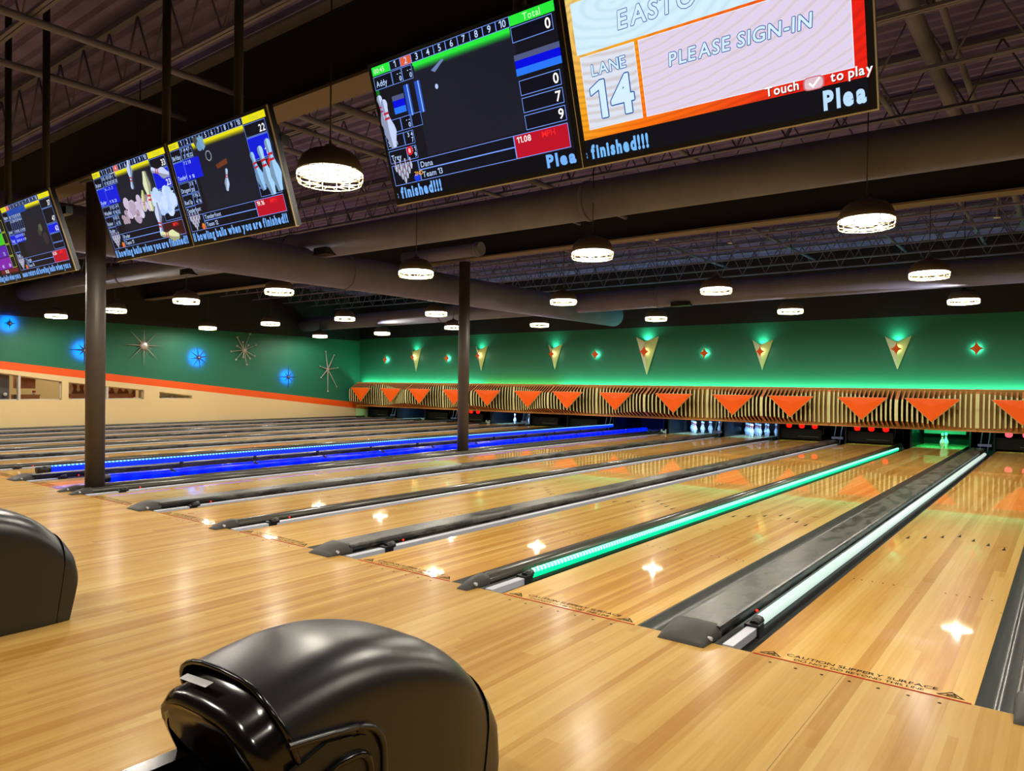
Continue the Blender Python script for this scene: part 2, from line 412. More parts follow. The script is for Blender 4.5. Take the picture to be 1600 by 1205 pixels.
# ------------------------------------------------------------------ dividers between the lanes
def cap_profile(w, h=.062):
    return [(0,-.13),(0,h-.035),(.004,h-.02),(.018,h-.006),(.045,h),(w-.02,h),(w-.006,h-.006),(w,h-.02),(w,h-.05),(w-.02,h-.055),(w-.02,-.13)]
def round_profile(w, h):
    return [(0,-.13),(0,h*.35)]+[(w/2-w/2*math.cos(PI*k/12), h*.35+h*.65*math.sin(PI*k/12)) for k in range(1,12)]+[(w,h*.35),(w,h*.1),(w-.012,h*.05),(w-.012,-.13)]
def nose(mb, x0, x1, h):
    """moulded end that slopes down to the approach"""
    ny = 7; w = x1-x0
    rows = []
    for k in range(ny+1):
        s = k/ny; y = -.12 + .26*s; z = .008 + (h+.006-.008)*math.sin(s*PI/2)**.8
        ins = .012*(1-s)
        rows.append([(x0+ins-.004, y, .0005), (x0+ins, y, z*.6), (x0+ins+.03*min(1,w/.2), y, z), ((x0+x1)/2, y, z+.004), (x1-ins-.03*min(1,w/.2), y, z), (x1-ins, y, z*.6), (x1-ins+.004, y, .0005)])
    vs = [p for r in rows for p in r]; n = 7
    fs = [(r*n+c, r*n+c+1, (r+1)*n+c+1, (r+1)*n+c) for r in range(ny) for c in range(n-1)] + [tuple(range(n)), tuple(ny*n+c for c in range(n))]
    mb.add(vs, fs, 0, True); mb.tube((x1-.02,-.02,.03),(x1+.004,-.02,.03),.012,10,1)
    return mb
DLAB = ['narrow grey lane divider right of the rightmost lane', 'wide smudged grey lane divider left of the white light tube', 'narrow black lane divider alongside the green light tube', 'wide grey lane divider three lanes from the right',
  'narrow black lane divider four lanes from the right, red indicator on its side', 'wide dark lane divider five lanes from the right', 'broad lane divider on which both dark columns stand',
  'lane divider under the farther raised blue tube', 'narrow divider one lane beyond the blue tubes', 'divider two lanes beyond the blue tubes', 'divider three lanes beyond the blue tubes', 'divider four lanes beyond the blue tubes',
  'divider third from the cream wall', 'divider second from the cream wall', 'narrow divider at the foot of the cream wall']
REDLED = em('red_indicator_glow', rgb(255,40,20), 3.0)
for k in range(15):
    i = k-1                                   # divider left of lane i
    if k == 0: a, b = LX[0]+LW+.15, LX[0]+LW+.27; wide = False
    elif k == 14: b = LX[13]-.225; a = XL+.005; wide = False
    else:
        b = LX[i]-.225; r = LX[i+1]+LW
        wide = (i % 2 == 0); a = r + (.19 if (wide or i == 5) else .15)
    t = thing('lane_divider', DLAB[k], 'lane divider', ((a+b)/2, 0, -.13), 'dividers between the lanes')
    if k == 6:
        for x0, x1 in ((a, a+.12), (b-.12, b)):
            MB().prism([(x0+p, q) for p, q in round_profile(x1-x0,.062)], 'y', .12, LEN, smooth=True).build('cap', CAPD, t)
            nose(MB(), x0, x1, .062).build('nose', [NOSE, PVC], t, bevel=0)
        MB().box(a+.12, b-.12, 0, LEN, -.13, -.002).build('floor_strip', mat('black_floor_strip', rgb(40,38,40), .5), t)
    else:
        MB().prism([(a+p, q) for p, q in (cap_profile(b-a, .07) if wide else round_profile(b-a, .062))], 'y', .12, LEN, smooth=not wide).build('cap', CAPM if wide else CAPD, t)
        nose(MB(), a, b, .07 if wide else .062).build('nose', [NOSE, PVC], t)
    MB().box(b-.001, b+.012, .01, LEN, -.12, -.02).build('ledge', BLK, t)
    MB().ball((b+.002, .77, .012), .009, 8).build('indicator', REDLED, t)['label'] = 'small glowing red indicator'

# ------------------------------------------------------------------ bumper rails in the left gutter of each lane
def led_mat(name, base, hot, s, period):
    m = bpy.data.materials.new(name); m.use_nodes = True; nt = m.node_tree; N = nt.nodes; L = nt.links; b = N['Principled BSDF']
    tc = N.new('ShaderNodeTexCoord'); sp = N.new('ShaderNodeSeparateXYZ'); L.new(tc.outputs['Object'], sp.inputs[0])
    d = N.new('ShaderNodeMath'); d.operation = 'MULTIPLY'; L.new(sp.outputs[1], d.inputs[0]); d.inputs[1].default_value = 2*PI/period
    c = N.new('ShaderNodeMath'); c.operation = 'SINE'; L.new(d.outputs[0], c.inputs[0])
    r = N.new('ShaderNodeMapRange'); r.inputs['From Min'].default_value = -.6; r.inputs['From Max'].default_value = .6; L.new(c.outputs[0], r.inputs['Value'])
    x = N.new('ShaderNodeMix'); x.data_type = 'RGBA'; L.new(r.outputs[0], x.inputs['Factor']); x.inputs[6].default_value = base; x.inputs[7].default_value = hot
    L.new(x.outputs[2], b.inputs['Emission Color']); b.inputs['Emission Strength'].default_value = s
    b.inputs['Base Color'].default_value = base; b.inputs['Roughness'].default_value = .25
    return m
LEDW = led_mat('white_led_tube', rgb(150,185,174), rgb(240,250,245), .95, .03)
LEDG = led_mat('green_led_tube', rgb(0,205,125), rgb(10,230,150), 1.6, .05)
LEDGH = led_mat('green_tube_hot_centre', rgb(70,255,200), rgb(195,255,240), 1.7, .05)
LEDB = em('blue_led_tube', rgb(0,40,255), 1.6)
LEDBH = led_mat('blue_led_dots', rgb(20,110,255), rgb(150,225,255), 1.7, .06)
LEDB2 = led_mat('blue_lit_rail', rgb(0,20,235), rgb(0,40,255), 1.0, .3)
BLAB = {0: 'glowing white dotted light tube bumper at the left of the rightmost lane', 1: 'glowing green light tube bumper', 6: 'raised glowing blue light tube bumper, the farther of the two'}
for i, X in enumerate(LX):
    cx = X-.14
    lab = BLAB.get(i, 'pale grey bumper rail lying in the left gutter of the ' + ('lane %s' % ORD[i] if 0 < i < 13 else ORD[i]+' lane'))
    t = thing('bumper_rail', lab, 'bumper rail', (cx, 0, -.1), 'bumper rails in the gutters')
    MB().box(cx-.035, cx+.03, .02, .43, -.05, .004).build('front_strip', PVC, t, bevel=.004)
    MB().box(cx-.05, cx+.045, .43, .52, -.06, .018).tube((cx,.47,.0),(cx,.56,.018),.036,10).build('joint', BLK, t)
    MB().box(cx-.02, cx+.02, .05, LEN-.3, -.1, -.045).build('carrier', BLK, t)
    if i in (0, 1):
        MB().tube((cx,.55,.012),(cx,LEN-1.3,.012),.036,14).build('light_tube', LEDW if i == 0 else LEDG, t)
        if i == 1: MB().tube((cx+.012,.56,.034),(cx+.012,LEN-1.3,.034),.022,10).build('led_strip', LEDGH, t)  # added strip stands in for the tube's brighter centre
    elif i == 6:
        xx = X-.085; z = .16
        MB().tube((xx,.30,z),(xx,LEN,z),.05,14).build('light_tube', LEDB, t)
        MB().tube((xx+.022,.32,z+.036),(xx+.022,LEN,z+.036),.016,10).build('led_strip', LEDBH, t)
        MB().tube((xx,.12,z-.01),(xx,.31,z),.05,12,r2=.052).build('end_cap', BLK, t)
        m = MB()
        for q in range(12): m.box(xx-.015, xx+.015, .9+q*1.45, .95+q*1.45, -.06, z-.03)
        m.build('lift_arms', BLK, t)
    else:
        MB().box(cx-.035, cx+.03, .52, LEN-.6, -.05, .006).build('rail', PVC, t, bevel=.004)
# the near raised blue rail on the right side of the blue lane
X = LX[6]+LW+.075
t = thing('bumper_rail', 'raised blue bumper rail nearest the column, on the right of the blue lane', 'bumper rail', (X,0,-.1), 'bumper rails in the gutters')
MB().tube((X,.62,.10),(X,LEN,.10),.062,12).build('light_tube', LEDB2, t)
MB().tube((X,.42,.10),(X,.62,.10),.058,12).build('end_cap', BLK, t)
m = MB()
for q in range(11): m.tube((X+.05,1.5+q*1.45,.16),(X+.02,1.75+q*1.45,.03),.02,6).box(X-.02,X+.02,1.6+q*1.45,1.66+q*1.45,-.08,.05)
m.build('lift_arms', BLK, t)

# ------------------------------------------------------------------ columns
for q, (cy, lab) in enumerate(((.27, 'tall dark round column nearer the camera, in front of the blue tubes'), (7.95, 'tall dark round column farther back, at the middle of the hall'))):
    t = thing('support_column', lab, 'column', (-8.97, cy, -.002), 'round steel columns')
    m = MB().tube((-8.97,cy,-.001),(-8.97,cy,4.17),.122,28).build('shaft', COLM, t)
    MB().box(-9.12,-8.82,cy-.15,cy+.15,4.145,4.172).build('top_plate', STEEL, t)

# ------------------------------------------------------------------ masking units above the pits
BND = [LX[0]+LW+.21]+[(LX[i]+LX[i+1]+LW)/2 for i in range(13)]+[XL+.02]
BND = [ (LX[i]+LX[i+1]+LW)/2 for i in range(13)]
BND = [BND[0]+1.675] + BND + [BND[-1]-1.66]
BND[14] = max(BND[14], XL+.03)
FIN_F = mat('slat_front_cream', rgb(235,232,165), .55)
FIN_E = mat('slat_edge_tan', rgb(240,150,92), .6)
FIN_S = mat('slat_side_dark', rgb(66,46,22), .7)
GOLD = mat('gold_back_board', rgb(170,130,50), .6)
YM = 17.12
TRI_O = ORANGE
cove_m = [em('cove_green_glow', rgb(120,255,205), 60), em('cove_lime_glow', rgb(185,250,140), 36)]
for i in range(14):
    x1, x0 = BND[i]-.006, BND[i+1]+.006
    deep_right = (i % 2 == 0)
    t = thing('masking_unit', 'slatted masking panel with an orange triangle over the '+('lane '+ORD[i] if 0 < i < 13 else ORD[i]+' lane'), 'masking unit', ((x0+x1)/2, YM, .5), 'slatted panels with orange triangles')
    MB().box(x0, x1, YM-.16, YM, .5, 1.5).build('back_board', GOLD, t)
    m = MB(); n = 16
    for k in range(n):
        s = k/(n-1); s = s if deep_right else 1-s
        d = .20 + .34*(s*s*(3-2*s))
        xc = x0+.014+(x1-x0-.028)*k/(n-1); hw = .019
        yf = YM-d
        pr = [(YM-.1,1.5),(yf-.02,1.5-.50*d),(yf-.045,1.24-.2*d),(yf-.05,1.0),(yf-.04,.82),(yf-.015,.5+.36*d),(YM-.1,.5)]
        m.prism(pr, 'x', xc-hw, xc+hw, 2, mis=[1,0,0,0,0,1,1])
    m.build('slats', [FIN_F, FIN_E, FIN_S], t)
    MB().box(x0,x1,YM-.17,YM,1.495,1.51).build('top_rim', FIN_E, t); MB().box(x0,x1,YM-.17,YM,.485,.5).build('bottom_rim', FIN_E, t)
    cx = LX[i]+.533; yt = 16.5
    def tri(k): return [(cx-.60*k, 1.275-.0*(1-k)), (cx+.60*k, 1.275), (cx, .69)]
    c = ((cx), (1.275*2+.69)/3)
    def off(s): return [(c[0]+(p[0]-c[0])*s, c[1]+(p[1]-c[1])*s) for p in tri(1)]
    tp = MB().prism(off(1.0), 'y', yt-.01, yt+.03).build('triangle_border', CREAM, t)
    m = MB().prism(off(.955), 'y', yt-.022, yt-.008); m.add([(p[0],yt-.022,p[1]) for p in off(.955)]+[(c[0],yt-.05,c[1])], [(0,1,3),(1,2,3),(2,0,3)])
    m.build('triangle_panel', ORANGE, tp)
    MB().box(cx-.3,cx-.26,yt+.02,YM-.1,1.1,1.14).box(cx+.26,cx+.3,yt+.02,YM-.1,1.1,1.14).build('bracket', BLK, t)
    # LED cove behind the top edge
    MB().box(x0-.006, x1+.006, YM+.03, YM+.06, 1.47, 1.49).build('cove_light', cove_m[1] if i in (8, 9) else cove_m[0], t)['label'] = 'glowing green light strip'

# ------------------------------------------------------------------ pits: sweep boards, side plates, lamps
QTX = mat('grey_lettering', rgb(120,118,122), .5)
REDGLOW = em('red_lamp_glow', rgb(255,22,12), 1.3)
PINKGLOW = em('pink_lamp_glow', rgb(255,95,110), 1.3)
open_decks = {1: 'green', 4: 'white', 5: 'white', 6: 'blue', 9: 'white', 12: 'white'}
SIDE = mat('dark_pit_plate', rgb(13,15,22), .35, spec=.3)
def area(name, loc, rot, sx, sy, col, power, parent, spread=180):
    l = bpy.data.lights.new(name, 'AREA'); l.shape = 'RECTANGLE'; l.size = sx; l.size_y = sy; l.color = col; l.energy = power
    l.spread = math.radians(spread)
    o = bpy.data.objects.new(name, l); COL.objects.link(o)
    off = Vector(parent.location) if parent else Vector((0,0,0))
    o.location = Vector(loc)-off; o.rotation_euler = rot; o.parent = parent
    return o
PL = {0:'with pink lamps over the rightmost lane',1:'with green light over the single pin',2:'with three red lamps, second lane left of the green pin light',3:'with three red lamps, nearest the right full rack of pins'}
for i, X in enumerate(LX):
    cx = X+LW/2
    st = open_decks.get(i)
    lab = PL.get(i, ('dark machine front with lowered board' if not st else 'pin machine opening lit %s' % ('pale blue' if st == 'white' else 'deep blue')) + ' ending the ' + ('lane %s' % ORD[i] if 0 < i < 13 else ORD[i]+' lane'))
    if i < 4: lab = 'dark machine front ' + lab
    t = thing('pin_machine', lab, 'pin machine', (cx, 18.0, 0), 'machines at the lane ends')
    MB().box(X-.07, X-.03, 17.45, 19.45, -.1, .70).build('side_plate', SIDE, t)
    MB().box(X+LW+.03, X+LW+.07, 18.8, 19.45, -.1, .70).build('side_plate', SIDE, t)
    MB().box(X, X+LW, 17.45, 19.4, -.1, 0).build('pin_deck', DECK if st else LANE, t)
    MB().box(X-.12, X+LW+.12, 19.45, 19.6, -.1, 1.1).build('curtain', MATTE, t)
    MB().box(X-.2, X+LW+.2, 17.5, 19.6, .70, 1.1).build('hood', MATTE, t)
    if not st:
        yb = 17.55
        sb = MB().box(X-.02, X+LW+.02, yb, yb+.05, .05, .33).build('sweep_board', mat('black_board', rgb(8,7,8), .5, spec=.2), t)
        vs, fs, a, b_, c, d = text2d('QUBICAMF', .012, .25)
        tm = MB(); x0, x1 = X+.26, X+.82
        tm.add([(x0+(v[0]-a)/(b_-a)*(x1-x0), yb-.004, .16+(v[1]-c)/(d-c)*.055) for v in vs], fs)
        tm.box(X+.45, X+1.0, yb-.004, yb-.002, .12, .128)
        tm.build('lettering', QTX, sb)
        MB().tube((X-.05,yb+.02,.2),(X-.05,yb+.25,.75),.012).build('arm', BLK, t); MB().tube((X+LW+.05,yb+.02,.2),(X+LW+.05,yb+.25,.75),.012).build('arm', BLK, t)
        if i in (2, 3, 10, 0):
            for k in (-1, 0, 1):
                m = MB(); lx = cx+.05+.345*k
                m.lathe([(.001,-.075),(.04,-.07),(.07,-.045),(.078,0),(.07,.05)], 12, (lx, 17.45, .43))
                m.build('signal_lamp', PINKGLOW if i == 0 else REDGLOW, t)['label'] = 'round glowing %s lamp' % ('pink' if i == 0 else 'red')
    else:
        MB().box(X+.05, X+LW-.05, 17.62, 17.66, .66, .70).build('deck_light', em('deck_tube_'+st, {'white': rgb(150,195,255), 'green': rgb(20,255,130), 'blue': rgb(10,40,255)}[st], 4.0), t)
        colr = {'white': (.22,.5,1), 'green': (.03,1,.3), 'blue': (.01,.06,1)}[st]
        area('deck_lamp', (cx, 17.66, .64), (math.radians(55), 0, 0), .95, .06, colr, {'white': 25, 'green': 26, 'blue': 18}[st], t, 150)
        if st == 'green':
            MB().box(X+.05, X+LW-.05, 18.9, 18.94, .30, .52).build('table_face', mat('pale_machine_face', rgb(120,125,120), .5), t)
        if i in (5, 9):
            m = MB(); bx = X-.24
            m.box(bx-.09,bx+.09,17.5,17.55,.0,.07).box(bx-.09,bx-.05,17.5,17.55,.07,.12).box(bx+.05,bx+.09,17.5,17.55,.07,.12)
            m.build('white_guard', WHITE, t)['label'] = 'small white notched guard'
# twin slanted rods at the shared ball lifts
for k in range(7):
    i = 2*k; bx = LX[i]-.28
    t = thing('ball_lift_rods', 'pair of slim grey rods ending the lane divider %s lane%s from the right' % (['one','three','five','seven','nine','eleven','thirteen'][k], '' if k == 0 else 's'), 'ball lift', (bx, 17.4, -.02), 'rod pairs at the lane ends')
    MB().tube((bx-.06,17.35,-.02),(bx+.0,17.5,.62),.011).build('rod', STEEL, t)
    MB().tube((bx+.10,17.35,-.02),(bx+.16,17.5,.62),.011).build('rod', STEEL, t)
    MB().box(bx-.1,bx+.18,17.36,17.40,.11,.17).build('cross_plate', STEEL, t)

# ------------------------------------------------------------------ pins
PPROF = [(.001,0),(.0258,0),(.0286,.01),(.036,.045),(.0526,.095),(.0605,.114),(.060,.13),(.0535,.165),(.0455,.185),(.036,.205),(.0265,.235),(.0230,.254),(.0232,.275),(.0262,.31),(.0318,.335),(.0322,.345),(.029,.362),(.021,.375),(.010,.3805),(.001,.381)]
stripe = [1 if 10 <= k <= 10 or k == 12 else 0 for k in range(len(PPROF)-1)]
pin_me = MB().lathe(PPROF, 20, mis=stripe).mesh('bowling_pin', [PINW, PINR])
def pin(x, y, label, group, lean=0):
    o = bpy.data.objects.new('bowling_pin', pin_me); COL.objects.link(o); o.location = (x, y, 0.0005); o.rotation_euler = (0, lean, random.random()*6)
    tag(o, label, 'bowling pin', group)
rack = []
for r in range(4):
    for c in range(r+1): rack.append((r, c, (c-r/2)*.3048, r*.264))
RN = ['head', 'second', 'third', 'back']
def pinlab(r, c, where):
    if r == 0: return 'white bowling pin at the front point of the '+where
    pos = {1: ['left','right'], 2: ['left','middle','right'], 3: ['far left','inner left','inner right','far right']}[r][c]
    return 'white bowling pin, %s in the %s row, %s' % (pos, RN[r], where)
for r, c, dx, dy in rack:
    pin(LX[4]+.533+dx, 18.2+dy, pinlab(r, c, 'right-hand full rack'), 'pins in the right full rack')
    if not (r == 3 and c == 1): pin(LX[5]+.533+dx, 18.2+dy, pinlab(r, c, 'rack left of the full one'), 'pins in the left rack', .18 if (r, c) == (3, 3) else 0)
    if (r, c) in ((1,1),(2,2),(3,3),(2,1)): pin(LX[12]+.533+dx, 18.2+dy, pinlab(r, c, 'rack nearest the cream wall'), 'pins far left')
    if (r, c) in ((0,0),(2,2),(3,3)): pin(LX[9]+.533+dx, 18.2+dy, pinlab(r, c, 'rack just right of the farther column'), 'pins beside the far column')
pin(-1.165, 17.72, 'lone front pin glowing green under green light', None)
pin(-1.115, 17.98, 'second pin half hidden behind the green-lit pin', None)

# ------------------------------------------------------------------ ceiling lamps
DIFF = em('lamp_diffuser_glow', (1.0, .95, .82, 1), 10.0)
HOUS = mat('dark_lamp_housing', rgb(84,76,72), .7)
GUARD = mat('pale_wire', rgb(235,225,170), .5)
lamp0 = None
def lamp_at(x, y, label):
    global lamp0
    if lamp0:
        return dup(lamp0, (x, y, 3.3), label)
    t = thing('ceiling_lamp', label, 'ceiling lamp', (x, y, 3.3), 'round caged ceiling lamps')
    MB().lathe([(.012,.27),(.012,.235),(.045,.232),(.06,.205),(.12,.19),(.19,.165),(.24,.12),(.268,.06),(.278,0),(.270,0)], 28).build('housing', HOUS, t, False)
    MB().lathe([(.269,.002),(.258,.07),(.225,.12),(.17,.14),(.001,.142)], 28).build('diffuser', DIFF, t, False)['label'] = 'glowing white diffuser'
    g = MB()
    for rr, zz in ((.279,-.008),(.279,-.05),(.268,-.088),(.10,-.10)):
        g.path([(rr*math.cos(2*PI*k/24), rr*math.sin(2*PI*k/24), zz) for k in range(25)], .0042, 5)
    for k in range(14):
        a = 2*PI*k/14; c, s = math.cos(a), math.sin(a)
        g.path([(.279*c,.279*s,.0),(.279*c,.279*s,-.05),(.268*c,.268*s,-.088),(.10*c,.10*s,-.10)], .0036, 5)
    g.build('wire_guard', GUARD, t, False)['label'] = 'pale wire cage'
    MB().tube((0,0,.26),(0,0,ZC-3.3+.02),.007,6).build('cord', BLK, t, False)
    l = bpy.data.lights.new('lamp_light', 'POINT'); l.shadow_soft_size = .055; l.color = LAMP_RGB; l.energy = LAMP_W
    o = bpy.data.objects.new('lamp_light', l); COL.objects.link(o); o.parent = t; o.location = (0,0,.058)
    lamp0 = t; return t
rows = {  # the far-right lamp of each row is added out of view for light
 'in the row over the foul lines, added for light': [(-3.59,-.13),(-.2,-.13),(-7.0,-.1),(-10.9,-.1),(-14.2,-.1),(-17.8,-.1),(-21.2,-.1),(3.1,-.1)],  # all but the first are unseen lamps added to light the approach
 'in the second row': [(-.33,4.38),(-3.68,4.40),(-6.86,4.28),(-10.78,4.49),(-14.01,4.36),(-17.73,4.5),(-20.95,4.36),(3.05,4.4)],
 'in the third row': [(-.34,8.84),(-3.72,8.89),(-7.06,8.94),(-11.21,9.48),(-14.40,9.22),(-17.80,9.18),(-21.32,9.18),(3.05,8.9)],
 'in the row nearest the back wall': [(-.31,13.11),(-3.71,13.37),(-7.16,13.57),(-10.96,13.71),(-13.86,13.15),(-17.97,13.97),(-21.36,13.9),(3.05,13.2)],
 'behind the viewer, added for light': [(-.4,-4.6),(-3.8,-4.6),(-7.2,-4.6),(-10.9,-4.6),(-14.2,-4.6),(-17.8,-4.6),(3.0,-4.6)]}  # unseen row added to light the approach
for rn, ps in rows.items():
    xs = sorted([p[0] for p in ps], reverse=True)
    for x, y in ps:
        k = xs.index(x)
        if rn.startswith('in the row over') and x == -3.59: lab = 'largest-looking caged round ceiling lamp, hanging between the two score screens'
        else: lab = 'caged ceiling lamp, %s %s' % (('added unseen at far right,' if k == 0 else ['','first from right','second from right','third from right','fourth from right','fifth from right','sixth from right','seventh from right'][k]), rn)
        lamp_at(x, y, lab)

# ------------------------------------------------------------------ ceiling steel and ducts
def ibeam(y, lab):
    t = thing('ceiling_girder', lab, 'girder', (XL+(XR-XL)/2, y, 4.17), 'steel girders across the ceiling')
    MB().box(XL, XR, y-.15, y+.15, 4.17, 4.2).build('bottom_flange', mat('girder_lit_flange', rgb(104,94,92), .7), t)  # flange paler than the web: lamp light put into its colour
    MB().box(XL, XR, y-.008, y+.008, 4.2, 4.95).build('web', mat('girder_web_paint', rgb(18,20,34), .85), t)
    MB().box(XL, XR, y-.15, y+.15, 4.95, 4.98).build('top_flange', STEEL, t)
ibeam(.23, 'dark steel girder over the nearer column, behind the score screens')
ibeam(7.95, 'dark steel girder over the farther column')
JY = [-9.5,-8.2,-6.9,-5.6,-4.3,-3.0,-1.75,-.6, 1.35, 2.6, 3.88, 5.13, 6.4, 9.3, 10.6, 11.95, 13.3, 14.6, 15.9]
j0 = None
for k, y in enumerate(JY):
    lab = 'open web steel ceiling joist, number %d counting from the back wall' % (len(JY)-k)
    lab = 'open web ceiling joist %s' % ('behind the viewer, %s row back' % {-9.5:'fifth',-8.2:'fourth',-6.9:'third',-5.6:'second',-4.3:'first'}[y] if y < -4 else ('over the approach, %s' % {-3.0:'farthest from the lanes',-1.75:'just in front of the screens',-.6:'just behind the screens'}[y] if y < 0 else
          ('between the girders, %s from the near one' % ['first','second','third','fourth','fifth'][k-8] if y < 7 else 'beyond the far girder, %s from it' % ['first','second','third','fourth','fifth','sixth'][k-13])))
    if j0: dup(j0, (XL+.02, y, 4.55), lab); continue
    t = thing('ceiling_joist', lab, 'ceiling joist', (XL+.02, y, 4.55), 'open web ceiling joists')
    Lx = XR-XL-.04
    MB().box(0,Lx,-.035,-.005,0,.03).box(0,Lx,.005,.035,0,.03).build('bottom_chord', STEEL, t, False)
    MB().box(0,Lx,-.04,.04,.62,.67).build('top_chord', STEEL, t, False)
    m = MB(); x = .1; 
    while x+.62 < Lx:
        m.tube((x,0,.63),(x+.31,0,.015),.011,5).tube((x+.31,0,.015),(x+.62,0,.63),.011,5); x += .62
    m.build('web', STEEL, t, False)
    j0 = t
def round_duct(name, p, q, r, t, ring=None):
    d = (Vector(q)-Vector(p)).normalized()
    MB().tube(p, q, r, 32).build(name, DUCT, t)
    for s in (ring or []):
        c = Vector(p)+d*s
        MB().tube(c-d*.03, c+d*.03, r+.015, 32).build('seam_ring', DUCT, t)
    return t
D1 = thing('air_duct', 'dark round air ducting under the ceiling, a long pipe crossed by a fat branch', 'duct', (-9.8,4.4,4.06))
round_duct('main_pipe', (-22.88,4.25,4.06), (XR,4.85,4.06), .26, D1, [6,12.5,19,25.5])
for x, y in ((-9.2,4.35),(-13.7,4.27)): MB().box(x-.17,x+.17,y-.14,y+.1,3.80,3.92).build('vent_grille', BLK, D1)
round_duct('rear_pipe', (XL+.02,14.3,3.78), (XR,12.4,3.78), .26, D1, [8,16,24])
MB().box(-6.5,-6.0,13.0,13.2,3.50,3.6).build('vent_grille', BLK, D1)
round_duct('branch_pipe', (-9.8,-4.0,3.66), (-9.75,16.0,3.66), .33, D1, [9.3])
round_duct('stub_pipe', (-9.75,6.9,4.14), (-7.65,6.9,4.14), .13, D1, [2.0])
for k, (x, z, r, y0, y1) in enumerate(((-6.57,4.5,.035,-7,2.5),(-5.45,4.5,.035,-7,2.5),(-5.85,4.52,.03,.3,7.6),(-4.9,4.52,.045,.3,7.6),(.47,4.83,.03,-6,7.6),(.25,4.83,.075,-6,7.6),(-.35,4.83,.03,.3,7.6),(-3.0,4.85,.03,1.2,7.5),(-8.4,4.83,.06,8.3,12.6),
        (-1.8,4.83,.03,8.2,16),(-.2,4.83,.03,8.2,16),(-3.9,4.83,.03,8.2,16),(.6,4.83,.06,8.2,14),(.95,4.83,.05,8.2,14),(-6.2,4.83,.03,8.2,16))):
    o = MB().tube((x,y0,z),(x,y1,z),r,10).build('ceiling_pipe', STEEL)
    for zz in [0]: pass
    tag(o, ['slim pipe above the second screen pair, left of two','slim pipe above the second screen pair, right of two','thin conduit over the lamp between the screens','thicker pipe seen above the lamp between the screens','slim pipe right of the big sign-in screen','fat pipe right of the big sign-in screen',
            'conduit below the sign-in screen','thin conduit behind the dark score screen','pipe beyond the far girder right of the farther column','conduit past the far girder, near the middle','conduit past the far girder, beside the right lamp','conduit past the far girder, second from the left',
            'stout pipe past the far girder, at the right','stout pipe past the far girder, rightmost','conduit past the far girder, leftmost'][k], 'ceiling pipe', 'pipes under the ceiling')
for k, (x, y) in enumerate(((-1.9,12.7),(.25,12.6),(-4.7,12.2),(-5.9,10.9),(-7.6,11.0))):
    t = thing('sprinkler_head', 'small pale ceiling fitting, %s of five past the far girder' % ['second from the right','rightmost','third from the right','fourth from the right','leftmost'][k], 'sprinkler', (x,y,4.75), 'small ceiling fittings')
    MB().lathe([(.001,0),(.06,.0),(.06,.015),(.015,.03),(.015,.5)], 12, (x,y,4.75)).build('deflector', WHITE, t)

# ------------------------------------------------------------------ left wall: starbursts, windows
XW = XL
def star_root(name, y, z, lab): return thing(name, lab, 'wall star', (XW, y, z), 'starburst wall ornaments')
def ray_poly(mb, y, z, ang, L, wd, x, tip=0.0, mi=0, ball=0.0):
    d = (math.cos(ang), math.sin(ang)); nrm = (-d[1], d[0]); h = .012
    a = [(XW+x, y+nrm[0]*wd, z+nrm[1]*wd), (XW+x, y-nrm[0]*wd, z-nrm[1]*wd), (XW+x+h, y, z)]
    e = (y+d[0]*L, z+d[1]*L); tw = tip
    b = [(XW+x, e[0]+nrm[0]*tw, e[1]+nrm[1]*tw), (XW+x, e[0]-nrm[0]*tw, e[1]-nrm[1]*tw), (XW+x+h*.8, e[0], e[1])]
    mb.add(a+b, [(0,1,4,3),(0,3,5,2),(2,5,4,1),(0,2,1),(3,4,5)], mi)
    if ball: mb.ball((XW+x+.006, e[0], e[1]), ball, 10, mi)
def blue_star(y, z, rays, R, lab, power):
    t = star_root('blue_lit_star', y, z, lab)
    m = MB()
    for a, L in rays: ray_poly(m, y, z, math.radians(a), L, .032, .11, .004)
    m.build('rays', mat('dark_blue_metal', rgb(34,58,100), .5), t)
    MB().ball((XW+.135,y,z), .032, 12).build('hub', SILVER, t)
    MB().tube((XW+.002,y,z),(XW+.13,y,z),.012).build('stem', BLK, t)
    l = bpy.data.lights.new('back_light', 'AREA'); l.shape = 'DISK'; l.size = R; l.color = (.0,.13,1.0); l.energy = power
    o = bpy.data.objects.new('back_light', l); COL.objects.link(o); o.parent = t; o.location = (.095,0,0); o.rotation_euler = (0, PI/2, 0)
e8 = lambda v, h, d: [(90,v),(270,v),(0,h),(180,h),(45,d),(135,d),(225,d),(315,d)]
blue_star(3.82, 3.10, e8(.14,.14,.09), .44, 'small blue-glowing star at the upper left end of the wall', 11)
blue_star(5.88, 2.41, e8(.48,.46,.24), .56, 'blue-glowing star partly hidden by the nearer column', 16)
blue_star(9.71, 2.31, [(a*45+10,.36) for a in range(8)], .58, 'blue-glowing star between the sunburst and the ball-tipped star', 17)
blue_star(13.5, 1.68, e8(.45,.46,.26), .5, 'blue-glowing star lowest on the wall, right of centre', 14)
t = star_root('sunburst_ornament', 7.79, 2.65, 'silver sunburst with a round disc and needle rays, right of the nearer column')
m = MB()
for k in range(16): ray_poly(m, 7.79, 2.65, k*PI/8, .66 if k % 2 == 0 else .30, .022 if k % 2 == 0 else .014, .06, .003)
m.build('rays', SILVER, t); MB().tube((XW+.002,7.79,2.65),(XW+.07,7.79,2.65),.02).build('stem', BLK, t)
dsc = MB().lathe([(.001,.03),(.08,.026),(.125,.012),(.135,0),(.001,-.001)], 24).build('disc', SILVER, t, False)
dsc.rotation_euler = (0, PI/2, 0); dsc.location = (.06,0,0)
t = star_root('atomic_star', 11.55, 2.66, 'silver atomic star whose rods end in balls')
m = MB()
